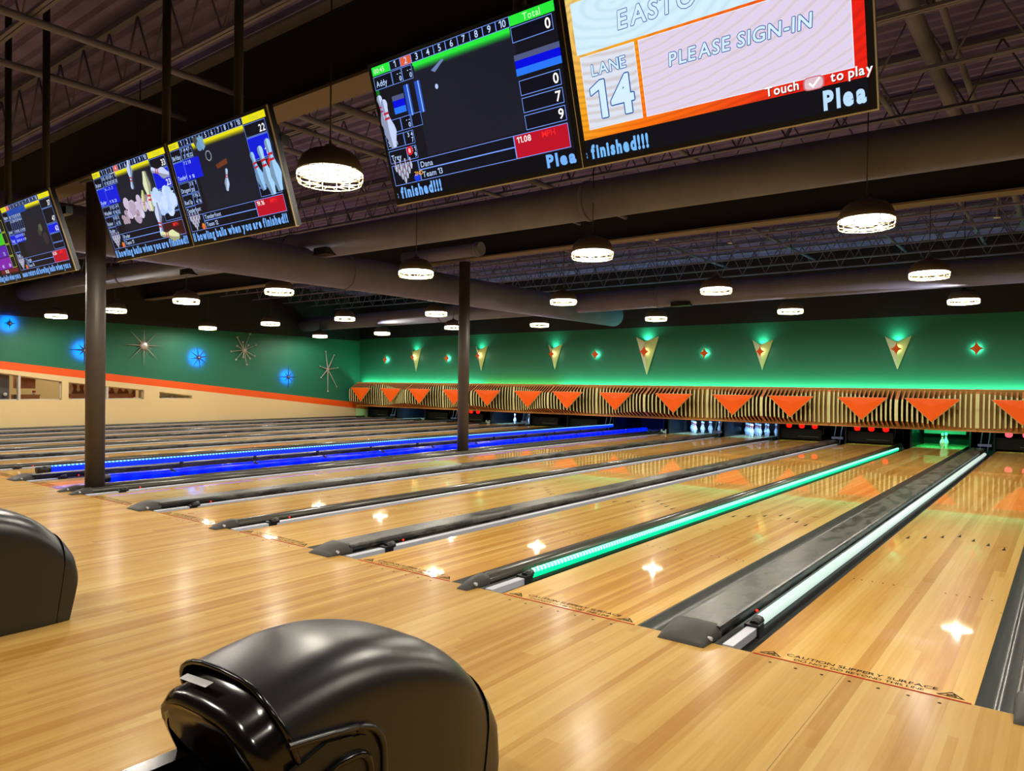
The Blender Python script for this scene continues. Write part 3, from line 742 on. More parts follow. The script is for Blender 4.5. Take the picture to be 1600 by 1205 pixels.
for k, (a, L) in enumerate(((100,.30),(68,.66),(22,.56),(335,.50),(310,.40),(282,.56),(262,.28),(228,.50),(188,.54),(155,.32),(122,.54),(45,.26))): ray_poly(m, 11.55, 2.66, math.radians(a), L, .016, .06, .008, ball=.04)
m.build('rods', SILVER, t); MB().ball((XW+.1,11.55,2.66), .085, 14).build('hub', SILVER, t)
t = star_root('ball_tip_star', 15.5, 2.03, 'silver star with long ball-tipped spokes nearest the back wall')
m = MB()
for a, L in ((100,.74),(62,.68),(8,.52),(303,.86),(270,.92),(225,.50),(165,.42)): ray_poly(m, 15.5, 2.03, math.radians(a), L, .032, .06, .012, ball=.035)
m.build('spokes', SILVER, t); MB().ball((XW+.075,15.5,2.03), .06, 12).build('hub', SILVER, t)

def glass_mat():
    m = bpy.data.materials.new('clear_glass'); m.use_nodes = True; nt = m.node_tree; N = nt.nodes; L = nt.links
    N.remove(N['Principled BSDF']); tr = N.new('ShaderNodeBsdfTransparent'); gl = N.new('ShaderNodeBsdfGlossy'); gl.inputs['Roughness'].default_value = .03
    fr = N.new('ShaderNodeFresnel'); fr.inputs['IOR'].default_value = 1.3; mx = N.new('ShaderNodeMixShader')
    L.new(fr.outputs[0], mx.inputs[0]); L.new(tr.outputs[0], mx.inputs[1]); L.new(gl.outputs[0], mx.inputs[2]); L.new(mx.outputs[0], N['Material Output'].inputs[0])
    return m
GLASS = glass_mat(); FRAME = mat('window_frame_grey', rgb(205,200,190), .5)
for q, (y0, y1, sl, t0, t1) in enumerate(wins):
    def top(y): return t0+(t1-t0)*(y-y0)/(y1-y0)
    m = MB(); xf0, xf1 = XL-.15, XL-.11; wd = .03
    m.box(xf0,xf1,y0,y1,sl,sl+wd); m.box(xf0,xf1,y0,y0+wd,sl,top(y0)-.01); m.box(xf0,xf1,y1-wd,y1,sl,top(y1)-.002)
    m.add([(x,y,top(y)-d) for x in (xf0,xf1) for y, d in ((y0,wd),(y1,wd),(y1,0),(y0,0))], [(0,1,2,3),(7,6,5,4),(0,4,5,1),(1,5,6,2),(2,6,7,3),(3,7,4,0)])
    for ym in ([4.12] if q == 0 else [6.64] if q == 1 else []): m.box(xf0,XL-.01,ym-.03,ym+.03,sl,top(ym))
    fr = struct(m.build('window_%d' % (q+1), FRAME))
    g = MB().add([(XL-.13,y0,sl),(XL-.13,y1,sl),(XL-.13,y1,top(y1)),(XL-.13,y0,top(y0)),(XL-.136,y0,sl),(XL-.136,y1,sl),(XL-.136,y1,top(y1)),(XL-.136,y0,top(y0))],
        [(0,1,2,3),(7,6,5,4),(0,4,5,1),(1,5,6,2),(2,6,7,3),(3,7,4,0)]).build('pane', GLASS, fr)
# rooms seen through the windows
RW = mat('side_room_paint', rgb(232,208,150), .7)
BRN = mat('brown_wood', rgb(140,82,30), .5, var=.2, vscale=6)
struct(MB().box(XL-3.6,XL-3.5,-1,11,-.2,3).box(XL-3.5,XL-.18,-1.1,-1,-.2,3).box(XL-3.5,XL-.18,11,11.1,-.2,3).box(XL-3.5,XL-.18,8.1,8.18,-.2,3).build('wall_party_room', RW))
struct(MB().box(XL-3.6,XL-.18,-1.1,11.1,-.2,0).build('floor', mat('side_room_floor', rgb(120,100,80), .6)))
struct(MB().box(XL-3.6,XL-.18,-1.1,11.1,3,3.1).build('ceiling', RW))
for k, (y, lab) in enumerate(((3.0,'first'),(7.0,'second'),(9.5,'third'))):  # unseen lamps added to brighten the side rooms
    t = thing('added_room_light', 'added unseen ceiling light in the side room behind the %s window' % lab, 'ceiling light', (XL-1.6,y,2.96), 'added side room lights')
    MB().box(XL-1.9,XL-1.3,y-.3,y+.3,2.95,3.0).build('panel', em('added_panel_glow', rgb(255,240,210), 4), t)
    area('added_room_lamp', (XL-1.6,y,2.94), (0,0,0), .6, .6, (1,.9,.72), 60 if k == 0 else (40 if k == 1 else 9), t)
t = thing('wall_cupboard', 'brown wall cupboard seen through the leftmost window', 'cupboard', (XL-1.2,4.9,1.9))
MB().box(XL-.9,XL-.5,4.25,4.72,1.2,1.6).build('body', BRN, t); MB().box(XL-.5,XL-.48,4.26,4.71,1.21,1.59).build('door', BRN, t)
t = thing('counter_unit', 'low brown counter unit seen through the leftmost window', 'counter', (XL-.7,4.5,0))
MB().box(XL-.9,XL-.45,4.2,4.82,0,.98).build('body', BRN, t); MB().box(XL-.92,XL-.43,4.2,4.84,.98,1.01).build('top', BRN, t)
t = thing('paper_cup', 'small red and white cup on the brown counter', 'cup', (XL-.6,4.72,1.01))
MB().lathe([(.001,0),(.035,0),(.045,.06)], 12, (XL-.6,4.72,1.01)).build('cup_base', WHITE, t); MB().lathe([(.045,.06),(.052,.12),(.048,.12)], 12, (XL-.6,4.72,1.01)).build('cup_band', PINR, t)
t = thing('display_cabinet', 'grey display cabinet with signs at the far left window', 'cabinet', (XL-.6,3.4,0))
MB().box(XL-.9,XL-.45,2.9,4.0,0,1.75).build('body', mat('cabinet_grey', rgb(95,92,90), .4), t)
for k, (c, z) in enumerate((((225,215,200),1.36),((190,50,30),1.27),((60,25,20),1.2),((225,225,215),1.08),((150,60,60),.97))):
    MB().box(XL-.45,XL-.44,3.35,3.75,z,z+.06+.03*(k % 2)).build('sign_panel', mat('sign_%d' % k, rgb(*c), .5), t)
MB().ball((XL-.38,3.87,1.02),.06,12).build('white_jar', WHITE, t)
# mural of pale pins, bench
t = thing('pin_mural', 'brown mural panel painted with pale pin shapes, behind the middle window', 'mural', (XL-.98,6.9,.9))
MB().box(XL-1.0,XL-.96,5.75,8.0,.9,1.7).build('panel', mat('mural_brown', rgb(128,70,50), .6), t)
m = MB()
for k in range(9):
    yy = 5.9+k*.24; fl = k % 2
    prf = [(.03,0),(.07,.12),(.075,.2),(.035,.33),(.03,.38),(.05,.46),(.02,.52)]
    pr = [(yy+r*1.15, (1.02+z if not fl else 1.62-z)) for r, z in prf]+[(yy-r*1.15, (1.02+z if not fl else 1.62-z)) for r, z in reversed(prf)]
    m.prism(pr, 'x', XL-.96, XL-.955)
m.build('pin_shapes', mat('mural_pin_pale', rgb(222,196,170), .6), t)
t = thing('padded_bench', 'long brown bench seen through the middle window', 'bench', (XL-.6,6.9,0))
MB().box(XL-.75,XL-.6,5.8,7.75,0,1.03).build('backrest', BRN, t); MB().box(XL-.6,XL-.3,5.8,7.75,.0,.45).build('seat', BRN, t)
t = thing('folding_tables', 'dark stacked furniture seen through the low right window', 'furniture', (XL-.8,9.0,0))
MB().box(XL-1.2,XL-.6,8.3,9.6,0,.9).build('top', BRN, t)
MB().tube((XL-.55,8.75,.86),(XL-.55,9.05,1.08),.03).tube((XL-.55,9.0,.84),(XL-.55,9.3,1.05),.03).build('legs', WHITE, t)

# ------------------------------------------------------------------ back wall sconces and stars
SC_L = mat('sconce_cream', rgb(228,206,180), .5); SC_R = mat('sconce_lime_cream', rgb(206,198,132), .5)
def diamond(mb, cx, cy, cz, rw, rh, th=.012):
    pts = []
    for q in range(4):
        a0 = q*PI/2
        tips = [(rw,0),(0,rh),(-rw,0),(0,-rh)]
        p, n_ = tips[q], tips[(q+1) % 4]
        for k in range(6):
            s = k/6; bx = (1-s)**2*p[0]+2*(1-s)*s*(p[0]+n_[0])*.22+s*s*n_[0]; bz = (1-s)**2*p[1]+2*(1-s)*s*(p[1]+n_[1])*.22+s*s*n_[1]
            pts.append((cx+bx, cz+bz))
    mb.prism(pts, 'y', cy-th, cy)
def plight(name, loc, rot, size, col, power, parent, spread=160):
    l = bpy.data.lights.new(name, 'AREA'); l.shape = 'DISK'; l.size = size; l.color = col; l.energy = power; l.spread = math.radians(spread)
    o = bpy.data.objects.new(name, l); COL.objects.link(o); o.parent = parent; o.location = Vector(loc)-Vector(parent.location); o.rotation_euler = rot
CY = (.25, 1.0, .72)
for k, (x, zt, zb, wd) in enumerate(((-2.14,2.87,2.01,.60),(-5.60,2.87,2.0,.60),(-9.23,3.07,1.85,.78),(-12.74,2.91,2.04,.56),(-16.05,2.92,2.0,.56),(-19.46,2.92,1.98,.54))):
    t = thing('wall_sconce', 'cream wedge wall sconce with an orange star, %s' % ['rightmost','second from the right','third from the right and the largest','third from the left','second from the left, beside the farther column','leftmost'][k], 'wall sconce', (x, YB, zb), 'wedge sconces on the green wall')
    h = wd*.5; dp = .24
    A, B_, Cc, Dd = (x-h,YB-.03,zt),(x+h,YB-.03,zt),(x,YB-dp,zt-.16),(x,YB-.04,zb)
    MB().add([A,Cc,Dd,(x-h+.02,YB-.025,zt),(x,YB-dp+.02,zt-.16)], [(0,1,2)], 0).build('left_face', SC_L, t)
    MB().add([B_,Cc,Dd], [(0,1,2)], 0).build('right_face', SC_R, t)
    for o in list(t.children):
        sd = o.modifiers.new('thickness', 'SOLIDIFY'); sd.thickness = .012
    m = MB(); zs = zb+(zt-zb)*.60; diamond(m, x, YB-dp-.02, zs, .13*wd/.6, .15*wd/.6); sm = m.build('star', ORANGE, t); sm['label'] = 'orange four-point star'
    MB().tube((x,YB-.05,zs),(x,YB-dp-.02,zs),.012).build('stem', BLK, t)
    plight('star_light', (x+.03,YB-dp-.012,zs), (math.radians(90),0,0), .1, (1,.95,.7), 0.7, t, 170)
    plight('up_light', (x,YB-.10,zt-.14), (PI,0,0), .16, CY, 5.0 if k != 2 else 8, t, 150)
for k, (x, z) in enumerate(((-.43,2.51),(-7.32,2.51),(-11.10,2.53),(-17.76,2.48),(-21.22,2.47))):
    t = thing('star_light', 'small orange four-point star with a green-white halo, %s' % ['at the far right of the green wall','right of the largest sconce','left of the largest sconce','left of the farther column','nearest the left wall'][k], 'wall star', (x,YB,z), 'small lit stars on the green wall')
    m = MB(); diamond(m, x, YB-.09, z, .15, .17); m.build('star', ORANGE, t)
    MB().tube((x,YB,z),(x,YB-.09,z),.015).tube((x,YB-.088,z),(x,YB-.078,z),.06,16).build('stem', BLK, t)
    plight('halo_light', (x,YB-.074,z), (math.radians(90),0,0), .11, CY, 3.2, t, 165)

# ------------------------------------------------------------------ score screens
SC = {}
def ecol(c, s=1.0):
    k = 'screen_%02x%02x%02x_%d' % (c[0], c[1], c[2], int(s*100))
    return em(k, rgb(*c), s)
class Disp:
    """flat picture on a screen: s to the right, t down, both 0..1; layers a hair apart"""
    def __init__(d, W, H): d.W, d.H = W, H; d.mb = MB(); d.mats = []; d.n = 0
    def mi(d, m):
        if m not in d.mats: d.mats.append(m)
        return d.mats.index(m)
    def P(d, s, t): return (s*d.W, -.0004*d.lay, -t*d.H)
    def poly(d, pts, m, lay=1):
        d.lay = lay
        if isinstance(m, tuple): m = ecol(m)
        d.mb.add([d.P(*p) for p in pts], [tuple(range(len(pts)))], d.mi(m))
    def rect(d, s0, t0, s1, t1, m, lay=1): d.poly([(s0,t0),(s1,t0),(s1,t1),(s0,t1)], m, lay)
    def frame(d, s0, t0, s1, t1, m, lay=2, w=.0032, fill=None):
        h = w*d.W/d.H
        if fill: d.rect(s0,t0,s1,t1,fill,lay-1)
        d.rect(s0,t0,s1,t0+h,m,lay); d.rect(s0,t1-h,s1,t1,m,lay); d.rect(s0,t0,s0+w,t1,m,lay); d.rect(s1-w,t0,s1,t1,m,lay)
    def text(d, txt, s, t, h, m, lay=4, bold=0.0, sx=1.0, align='l', shear=0, clip=None, fit=None):
        """t is the baseline, h the cap height as a share of the screen height"""
        if isinstance(m, tuple): m = ecol(m)
        vs, fs, a, b, c, e = text2d(txt, bold, shear, .03+2*bold if fit else .075+bold); k = h*d.H/.70
        if fit: sx = (fit[1]-fit[0])*d.W/((b-a)*k); s = fit[0]
        wd = (b-a)*k*sx/d.W
        s0 = s if align == 'l' else (s-wd if align == 'r' else s-wd/2)
        d.lay = lay
        if clip is None: d.mb.add([(s0*d.W+(v[0]-a)*k*sx, -.0004*lay, -t*d.H+v[1]*k) for v in vs], fs, d.mi(m))
        else:
            c0, c1 = clip
            for f in fs:
                P = [(s0*d.W+(vs[i][0]-a)*k*sx, -t*d.H+vs[i][1]*k) for i in f]
                mid = sum(p[0] for p in P)/len(P)
                if not (c0*d.W <= mid <= c1*d.W): continue
                d.mb.add([(min(max(p[0], c0*d.W), c1*d.W), -.0004*lay, p[1]) for p in P], [tuple(range(len(P)))], d.mi(m))
        return s0+wd
    def pin(d, s, t, h, ang=0, lay=5, tint=(200,215,250), red=(190,40,60)):
        """pin picture: foot at s,t; height h of the screen height"""
        k = h*d.H/.381; ca, sa = math.cos(ang), math.sin(ang)
        def Q(r, z): x, y = r*k, z*k; return (s+(x*ca+y*sa)/d.W, t-(y*ca-x*sa)/d.H)
        pr = [p for p in PPROF if True]
        d.poly([Q(r*1.1, z) for r, z in pr]+[Q(-r*1.1, z) for r, z in reversed(pr)], tint, lay)
        d.poly([Q(-r*1.1, z) for r, z in pr]+[Q(-r*.2, z) for r, z in reversed(pr)], tuple(int(c*.72) for c in tint), lay+1)
        for z0, z1 in ((.222,.240),(.262,.280)): d.poly([Q(-.03,z0),(Q(.03,z0)),Q(.028,z1),Q(-.028,z1)], red, lay+2)
    def pinp(d, foot, head, lay=5, tint=(200,215,250), red=(190,40,60)):
        dx = (head[0]-foot[0])*d.W; dy = -(head[1]-foot[1])*d.H; L_ = math.hypot(dx, dy)
        d.pin(foot[0], foot[1], L_/d.H, math.atan2(dx, dy), lay, tint, red)
    def rack(d, s, t, w, h):
        for r in range(4):
            for c in range(4-r):
                d.pin(s+w*(c+.5*r)/4+w*.12, t+h*(.45+.18*r), h*.48, lay=6+3*r, tint=(195,200,225))
    def blob(d, s, t, r, m, lay=5, n=14, sq=1.0):
        d.poly([(s+r*math.cos(2*PI*k/n), t+r*sq*d.W/d.H*math.sin(2*PI*k/n)) for k in range(n)], m, lay)
LINE = (120,160,255); TX = (190,215,255); NAVY = (10,12,26); BG = (26,28,42); WH = (255,255,255)
def score_screen(d, hue, names, lane, timer, totals, hi, mph, scroll, cells, cur, nm):
    d.rect(0,0,1,1,(18,18,28),0)
    d.rect(.24,.06,.8,.72,BG,1)
    d.rect(0,0,1,.062,hue,1); d.rect(0,.06,.02,.2,tuple(c//2 for c in hue),1)
    d.rect(.25,.062,.785,.085,hue,1.5)
    for k in range(9): d.rect(.255,.085+.005*k,.785,.0901+.005*k, tuple(int(BG[q]+(c-BG[q])*(1-k/9)) for q, c in enumerate(hue)), 1.5)
    d.text(timer, .012, .048, .034, (210,230,200) if hue[0] < 100 else (150,150,60), 3, .01)
    for k in range(10):
        x = .115+.0675*k
        d.frame(x, .0, x+.0675, .064, LINE, 3, .002, (225,95,50) if k+1 == cur else NAVY)
        d.text(str(k+1), x+.034, .052, .044, TX, 5, .012, align='c')
    d.text('Total', .895, .052, .042, (200,255,190) if hue[0] < 100 else (200,200,60), 3, .008, align='c')
    rows = [(.07,.165),(.19,.375),(.40,.495),(.51,.605),(.62,.715)] if nm == 'a' else [(.07,.185),(.19,.385),(.395,.51),(.515,.63),(.635,.715)]
    for k, (t0, t1) in enumerate(rows):
        if k >= len(names) : break
        blue = (k == hi)
        if nm == 'a' and blue:
            for s0, s1 in ((.785,1.0),(.09,.165)):
                d.rect(s0,.24,s1,.275,(80,90,130),2); d.rect(s0,.275,s1,.325,(0,10,225),2); d.rect(s0,.325,s1,.37,(40,120,250),2)
            for s0 in (.172,.24): d.rect(s0,.19,s0+.034,.41,(35,80,190),2); d.rect(s0+.02,.19,s0+.026,.41,(150,190,255),3)
            continue
        if blue: d.rect(.0,t0,.29,t1,(10,25,220),2); d.rect(.79,t0,.985,t1,(10,25,220),2)
        d.frame(.0,t0,.115,t1,LINE,3,.0022,None if blue else NAVY); d.frame(.79,t0,.985,t1,LINE,3,.0025,None if blue else NAVY)
        d.text(names[k], .012, t1-.02, .042, TX, 5, .01, .85)
        if k < len(totals) and totals[k]: d.text(totals[k], .975, t1-.018, .062, WH, 5, .018, align='r')
        for c, (a, b) in enumerate(cells[k]):
            x = .117+(.064 if nm == 'a' else .042)*c; wd = .062 if nm == 'a' else .041
            if not blue: d.frame(x,t0,x+wd,t1,LINE,3,.002,NAVY)
            d.text(a, x+wd*.92, t0+.042, .032, TX, 5, .012, align='r'); d.text(b, x+wd*.92, t1-.012, .034, TX, 5, .012, align='r')
    d.frame(.0,.73,.17,.885,LINE,3,.0025,NAVY)
    d.rack(.012,.70,.13,.18)
    d.frame(.172,.73,.72,.805,LINE,3,.0025,NAVY); d.frame(.172,.805,.72,.885,LINE,3,.0025,NAVY)
    d.text(names[-1] if nm != 'a' else 'Dana', .185, .79, .042, TX, 5, .006); d.text('Team '+lane, .185, .865, .042, TX, 5, .006)
    d.frame(.72,.73,.985,.885,LINE,3,.0025,(190,15,40))
    d.text(mph, .735, .785, .04, WH, 5, .012); d.text('MPH', .86, .785, .04, (255,40,40), 5, .004)
    d.blob(.148,.855,.018,(20,60,230) if nm == 'a' else (240,110,30),6)
    if nm == 'a': d.text('2ND', .138, .84, .03, (245,170,40), 8, .02)
    else: d.text('1st', .14, .84, .02, (245,170,40), 8, .02)
    d.rect(0,.895,1,1,(4,6,16),2)
    for txt, f0, f1, clip in scroll: d.text(txt, f0, .982, .078, (120,180,255), 5, .05, fit=(f0,f1), clip=clip)
TW, TH, TILT = 1.207, .735, math.radians(18)
CASE = mat('black_screen_case', rgb(12,12,14), .3); EDGE = mat('pale_case_edge', rgb(190,170,120), .4)
def screen(x, label, draw):
    t = thing('score_screen', label, 'screen', (x, -1.3, 2.505), 'score screens over the foul lines')
    t.rotation_euler = (TILT, 0, 0)
    MB().box(-TW/2,TW/2,0,.05,0,TH).box(-.3,.3,.05,.09,.15,.55).build('case', CASE, t, False)
    MB().box(-TW/2,TW/2,.0,.03,-.006,0).box(TW/2,TW/2+.004,.0,.010,0,TH).build('edge_strip', EDGE, t, False)
    d = Disp(TW-.05, TH-.04); draw(d)
    o = bpy.data.objects.new('display', d.mb.mesh('display', d.mats)); COL.objects.link(o); o.parent = t; o.location = (-TW/2+.025, -.002, TH-.02)
    return t
def s13(d):
    score_screen(d, (40,235,60), ['Addy','','ina','Sean','Trey'], '13', '00:45', ['0','','0','7','9'], 1, '11.08',
      [('e finished!!!', -.02, .285, (0.0,.5)), ('Pleas', .862, 1.035, (.86,1.0))],
      [[('- -','0'),('- -','0')],[],[('- -','0'),('','  ')] if False else [('- -','0')],[('3 4','7')],[('8 1','9')]], 2, 'a')
    d.frame(.183,.40,.245,.495,LINE,3,.002,NAVY)
    d.blob(.135,.65,.02,(225,30,40),6); d.text('8', .135, .665, .032, WH, 8, .01, align='c')
    d.pin(.045,.60,.36,-.05,9); d.pin(.032,.50,.30,-.12,6,red=(170,40,120))
    d.poly([(.35,.155),(.42,.105),(.43,.115),(.37,.175)], (110,130,180), 5); d.blob(.365,.27,.009,(180,205,250),5,10,1.2)
def swirl_mat():
    m = bpy.data.materials.new('sign_in_swirl'); m.use_nodes = True; nt = m.node_tree; N = nt.nodes; L = nt.links; b = N['Principled BSDF']
    tc = N.new('ShaderNodeTexCoord'); mp = N.new('ShaderNodeMapping'); mp.inputs['Location'].default_value = (-.25,0,.42); mp.inputs['Scale'].default_value = (1,1,2.4); L.new(tc.outputs['Object'], mp.inputs[0])
    wv = N.new('ShaderNodeTexWave'); wv.wave_type = 'RINGS'; wv.rings_direction = 'Y'; wv.inputs['Scale'].default_value = 5.5; wv.inputs['Distortion'].default_value = 3.5; wv.inputs['Detail'].default_value = 3; wv.inputs['Detail Scale'].default_value = .7
    L.new(mp.outputs[0], wv.inputs['Vector'])
    sp = N.new('ShaderNodeSeparateXYZ'); L.new(tc.outputs['Object'], sp.inputs[0])
    a = N.new('ShaderNodeMath'); a.operation = 'MULTIPLY_ADD'; L.new(sp.outputs[2], a.inputs[0]); a.inputs[1].default_value = .55; 
    a2 = N.new('ShaderNodeMath'); a2.operation = 'MULTIPLY_ADD'; L.new(sp.outputs[0], a2.inputs[0]); a2.inputs[1].default_value = -.62; a2.inputs[2].default_value = .92; L.new(a2.outputs[0], a.inputs[2])
    r = N.new('ShaderNodeValToRGB'); e = r.color_ramp; e.elements[0].position = .05; e.elements[0].color = rgb(235,20,4); e.elements[1].position = .95; e.elements[1].color = rgb(240,215,130)
    q = e.elements.new(.45); q.color = rgb(255,120,0); q = e.elements.new(.66); q.color = rgb(245,170,30)
    L.new(a.outputs[0], r.inputs[0])
    mx = N.new('ShaderNodeMix'); mx.data_type = 'RGBA'; mx.blend_type = 'MULTIPLY'; mx.inputs['Factor'].default_value = .35; L.new(r.outputs[0], mx.inputs[6])
    rr = N.new('ShaderNodeValToRGB'); rr.color_ramp.elements[0].position = .1; rr.color_ramp.elements[0].color = (.5,.35,.2,1); rr.color_ramp.elements[1].position = .6; L.new(wv.outputs['Fac'], rr.inputs[0]); L.new(rr.outputs[0], mx.inputs[7])
    L.new(mx.outputs[2], b.inputs['Emission Color']); b.inputs['Emission Strength'].default_value = 1.0; b.inputs['Base Color'].default_value = (0,0,0,1)
    return m
def pale_mat(name, c0, c1, c2):
    m = bpy.data.materials.new(name); m.use_nodes = True; nt = m.node_tree; N = nt.nodes; L = nt.links; b = N['Principled BSDF']
    tc = N.new('ShaderNodeTexCoord'); mp = N.new('ShaderNodeMapping'); mp.inputs['Location'].default_value = (-.22,0,.2); mp.inputs['Scale'].default_value = (1,1,2.2); L.new(tc.outputs['Object'], mp.inputs[0])
    wv = N.new('ShaderNodeTexWave'); wv.wave_type = 'RINGS'; wv.rings_direction = 'Y'; wv.inputs['Scale'].default_value = 4.5; wv.inputs['Distortion'].default_value = 5; wv.inputs['Detail'].default_value = 4; wv.inputs['Detail Scale'].default_value = .8
    L.new(mp.outputs[0], wv.inputs['Vector'])
    r = N.new('ShaderNodeValToRGB'); e = r.color_ramp; e.elements[0].position = 0; e.elements[0].color = c0; e.elements[1].position = .75; e.elements[1].color = c2; q = e.elements.new(.3); q.color = c1
    L.new(wv.outputs['Fac'], r.inputs[0]); L.new(r.outputs[0], b.inputs['Emission Color']); b.inputs['Emission Strength'].default_value = 1.0; b.inputs['Base Color'].default_value = (0,0,0,1)
    return m
SW = swirl_mat()
PA = pale_mat('pale_panel_left', rgb(208,203,205), rgb(215,215,225), rgb(222,228,240)); PB = pale_mat('pale_panel_right', rgb(218,200,218), rgb(228,214,226), rgb(224,210,238)); PC = pale_mat('pale_panel_top', rgb(203,230,245), rgb(208,238,249), rgb(215,240,255))
def s14(d):
    d.rect(0,0,1,1,(8,10,20),0); d.rect(0,0,1,.865,SW,1)
    d.rect(.02,.02,.98,.36,PC,2)
    def panel(s0,t0,s1,t1,m):
        d.rect(s0,t0,s1,t1,m,2); d.frame(s0,t0,s1,t1,(235,240,250),3,.0025)
    panel(.03,.375,.255,.81,PA); panel(.27,.375,.965,.81,PB)
    d.rect(.02,.02,.98,.06,SW,3)
    def out(txt, s, t, h, b, al, shear=0):
        q = max(.0042, h*.034)
        for dx, dy in ((1,0),(-1,0),(0,1),(0,-1),(.7,.7),(-.7,.7),(.7,-.7),(-.7,-.7)): d.text(txt, s+dx*q*d.H/d.W, t+dy*q, h, (35,90,170), 4, b, 1, al, shear)
        d.text(txt, s, t, h, (215,240,252), 6, b, 1, al, shear)
    out('LANE', .143, .50, .066, .014, 'c', .0); out('14', .143, .755, .215, .026, 'c')
    out('PLEASE SIGN-IN', .615, .565, .072, .016, 'c', .1)
    out('EASTO', .20, .285, .1, .018, 'l', .1)
    for txt, s, al in (('Touch', .80, 'r'), ('to play', .835+.06, 'l')):
        d.text(txt, s+.002, .857, .047, (90,0,0), 5, .02, .95, al); d.text(txt, s, .852, .047, WH, 7, .02, .95, al)
    pts = [(.845+.032*math.copysign(abs(math.cos(a))**.5, math.cos(a)), .838+.034*math.copysign(abs(math.sin(a))**.6, math.sin(a))) for a in [2*PI*k/24 for k in range(24)]]
    d.poly(pts, (205,110,120), 5); d.poly([(.845+(p[0]-.845)*.85, .838+(p[1]-.838)*.85) for p in pts], (225,190,200), 6)
    d.poly([(.828,.838),(.834,.830),(.842,.846),(.862,.812),(.867,.818),(.843,.862)], WH, 8)
    d.text('e finished!!!', 0, .982, .078, (120,190,255), 5, .05, fit=(-.02,.265), clip=(0,.5)); d.text('Pleas', .872, .982, .09, (190,225,255), 5, .05, fit=(.87,1.025), clip=(.87,1))
def fakecells(n, seed):
    r = random.Random(seed); return [(str(r.randint(0,9))+' '+r.choice('-/X7245'), str(r.randint(4,60))) for _ in range(n)]
def s12(d):
    score_screen(d, (235,225,20), ['Birfday','Tenderf','Dragon','Red Sp','Tenderfoot'], '12', '00:00', ['22','18','2','1'], 1, '19.16',
      [('ll bowling balls when you are finished!!', .0, .975, (0,.98))], [[('7 -','7'),('4 4','15'),('7 -','22')],[('7 2','9'),('1 8','18')],[('3 3','20'),('7','')],[('1 7','4'),('6 2','16')],[]], 0, 'b')
    d.rect(.0,.73,0,.73,NAVY,2)
    d.blob(.33,.11,.028,(110,150,190),8); d.poly([(.27,.02),(.34,.02),(.33,.14),(.29,.1)], (70,70,75), 7); d.poly([(.32,.03),(.38,.03),(.39,.13),(.36,.16),(.34,.1)], (120,165,200), 8)
    d.blob(.395,.22,.03,(150,160,170),5,16); d.blob(.395,.22,.024,BG,6,16)
    d.poly([(.44,.32),(.56,.29),(.56,.34),(.45,.36)], (110,55,30), 5)
    d.pinp((.49,.58),(.535,.38),6,tint=(190,215,245)); d.pinp((.84,.66),(.80,.31),8,tint=(150,200,250),red=(200,30,40)); d.pinp((.915,.72),(.885,.28),16,tint=(170,215,255),red=(200,30,40)); d.poly([(.93,.42),(.97,.36),(.975,.62),(.95,.6)], (215,20,20), 20); d.pinp((.985,.70),(.965,.24),22,tint=(165,210,250),red=(200,30,40))
def s11(d):
    score_screen(d, (235,225,20), ['Ryker','Ryder','Wayller','Ryker','Ryder'], '11', '00:00', ['33','23','35',''], 1, '',
      [('ll bowling balls when you are finished!!', .0, .985, (0,1.0))], [[('3 5','7'),('- 5','15'),('3 2','20'),('8 -','28'),('5','33')],[('9 -','9'),('- 7','16'),('- 7','23')],[('7 5','9'),('2 -','16'),('4 1','22')],[('9 3','6'),('2 5','15')],[]], 4, 'b')
    d.rect(.722,.735,.983,.88,(60,22,24),4)
    r = random.Random(3)
    for k in range(70):
        a = r.random(); s = .38+.58*a+r.gauss(0,.02); t = .50+.05*math.sin(a*9)+r.gauss(0,.055)
        c = r.choice([(205,190,215),(180,160,185),(150,125,135),(220,210,235)]) if s < .7 else r.choice([(190,215,255),(205,225,255),(180,205,250)])
        d.blob(min(s,.965), t, .022+.025*r.random(), c, 6+k % 5, 9)
    for k in range(14): d.blob(.24+.1*r.random(), .50+.12*r.random(), .018, (170,150,165), 6, 8)
    d.pinp((.545,-.0),(.50,.30),14,(190,210,250)); d.pinp((.70,.16),(.675,.58),17,(225,230,190)); d.pinp((.615,.34),(.575,.55),12,(215,220,150)); d.pinp((.745,.50),(.70,.86),20,(200,215,250)); d.pinp((.91,.895),(.70,.835),24,(225,230,180)); d.pinp((.985,.27),(.79,.17),14,(205,215,245))
def s10(d):
    score_screen(d, (235,225,20), ['Nigma','Jaloud','Tangi','','Tangle'], '10', '00:00', ['37','47','62'], 2, '8.20',
      [('ease return all bowling balls when you a', .0, .97, (0,.97))], [fakecells(6,1), fakecells(6,2), fakecells(5,3), [], []], 1, 'c')
    d.rect(.12,.062,.5,.14,(30,70,170),6); d.blob(.62,.45,.03,(60,62,50),5); d.blob(.66,.40,.03,(90,95,70),5); d.blob(.7,.55,.05,(50,45,50),5)
def s9(d):
    d.rect(0,0,1,1,(14,16,24),0); d.rect(.0,.0,1,.07,(225,225,40),1)
    for k, c in enumerate(((20,60,160),(60,200,40),(90,30,170),(130,30,170))):
        d.rect(.5,.15+.17*k,.9,.31+.17*k,c,2); d.frame(.9,.15+.17*k,.99,.31+.17*k,(200,220,80),3)
    for k in range(9): d.text(str(11*k+7), .55+.04*k, .29+.17*(k % 4), .05, TX, 5, .01)
    d.rect(.6,.83,1,.885,(110,30,40),3); d.text('10.33', .7, .88, .045, WH, 5, .01)
    d.text('return all bowling balls when you a', .2, .982, .078, (120,180,255), 5, .05, fit=(.2,.99))
XC = (-.36, -3.71, -6.945)
screen(XC[0]+.606, 'bright sign-in screen with orange swirls and a big white 14', s14)
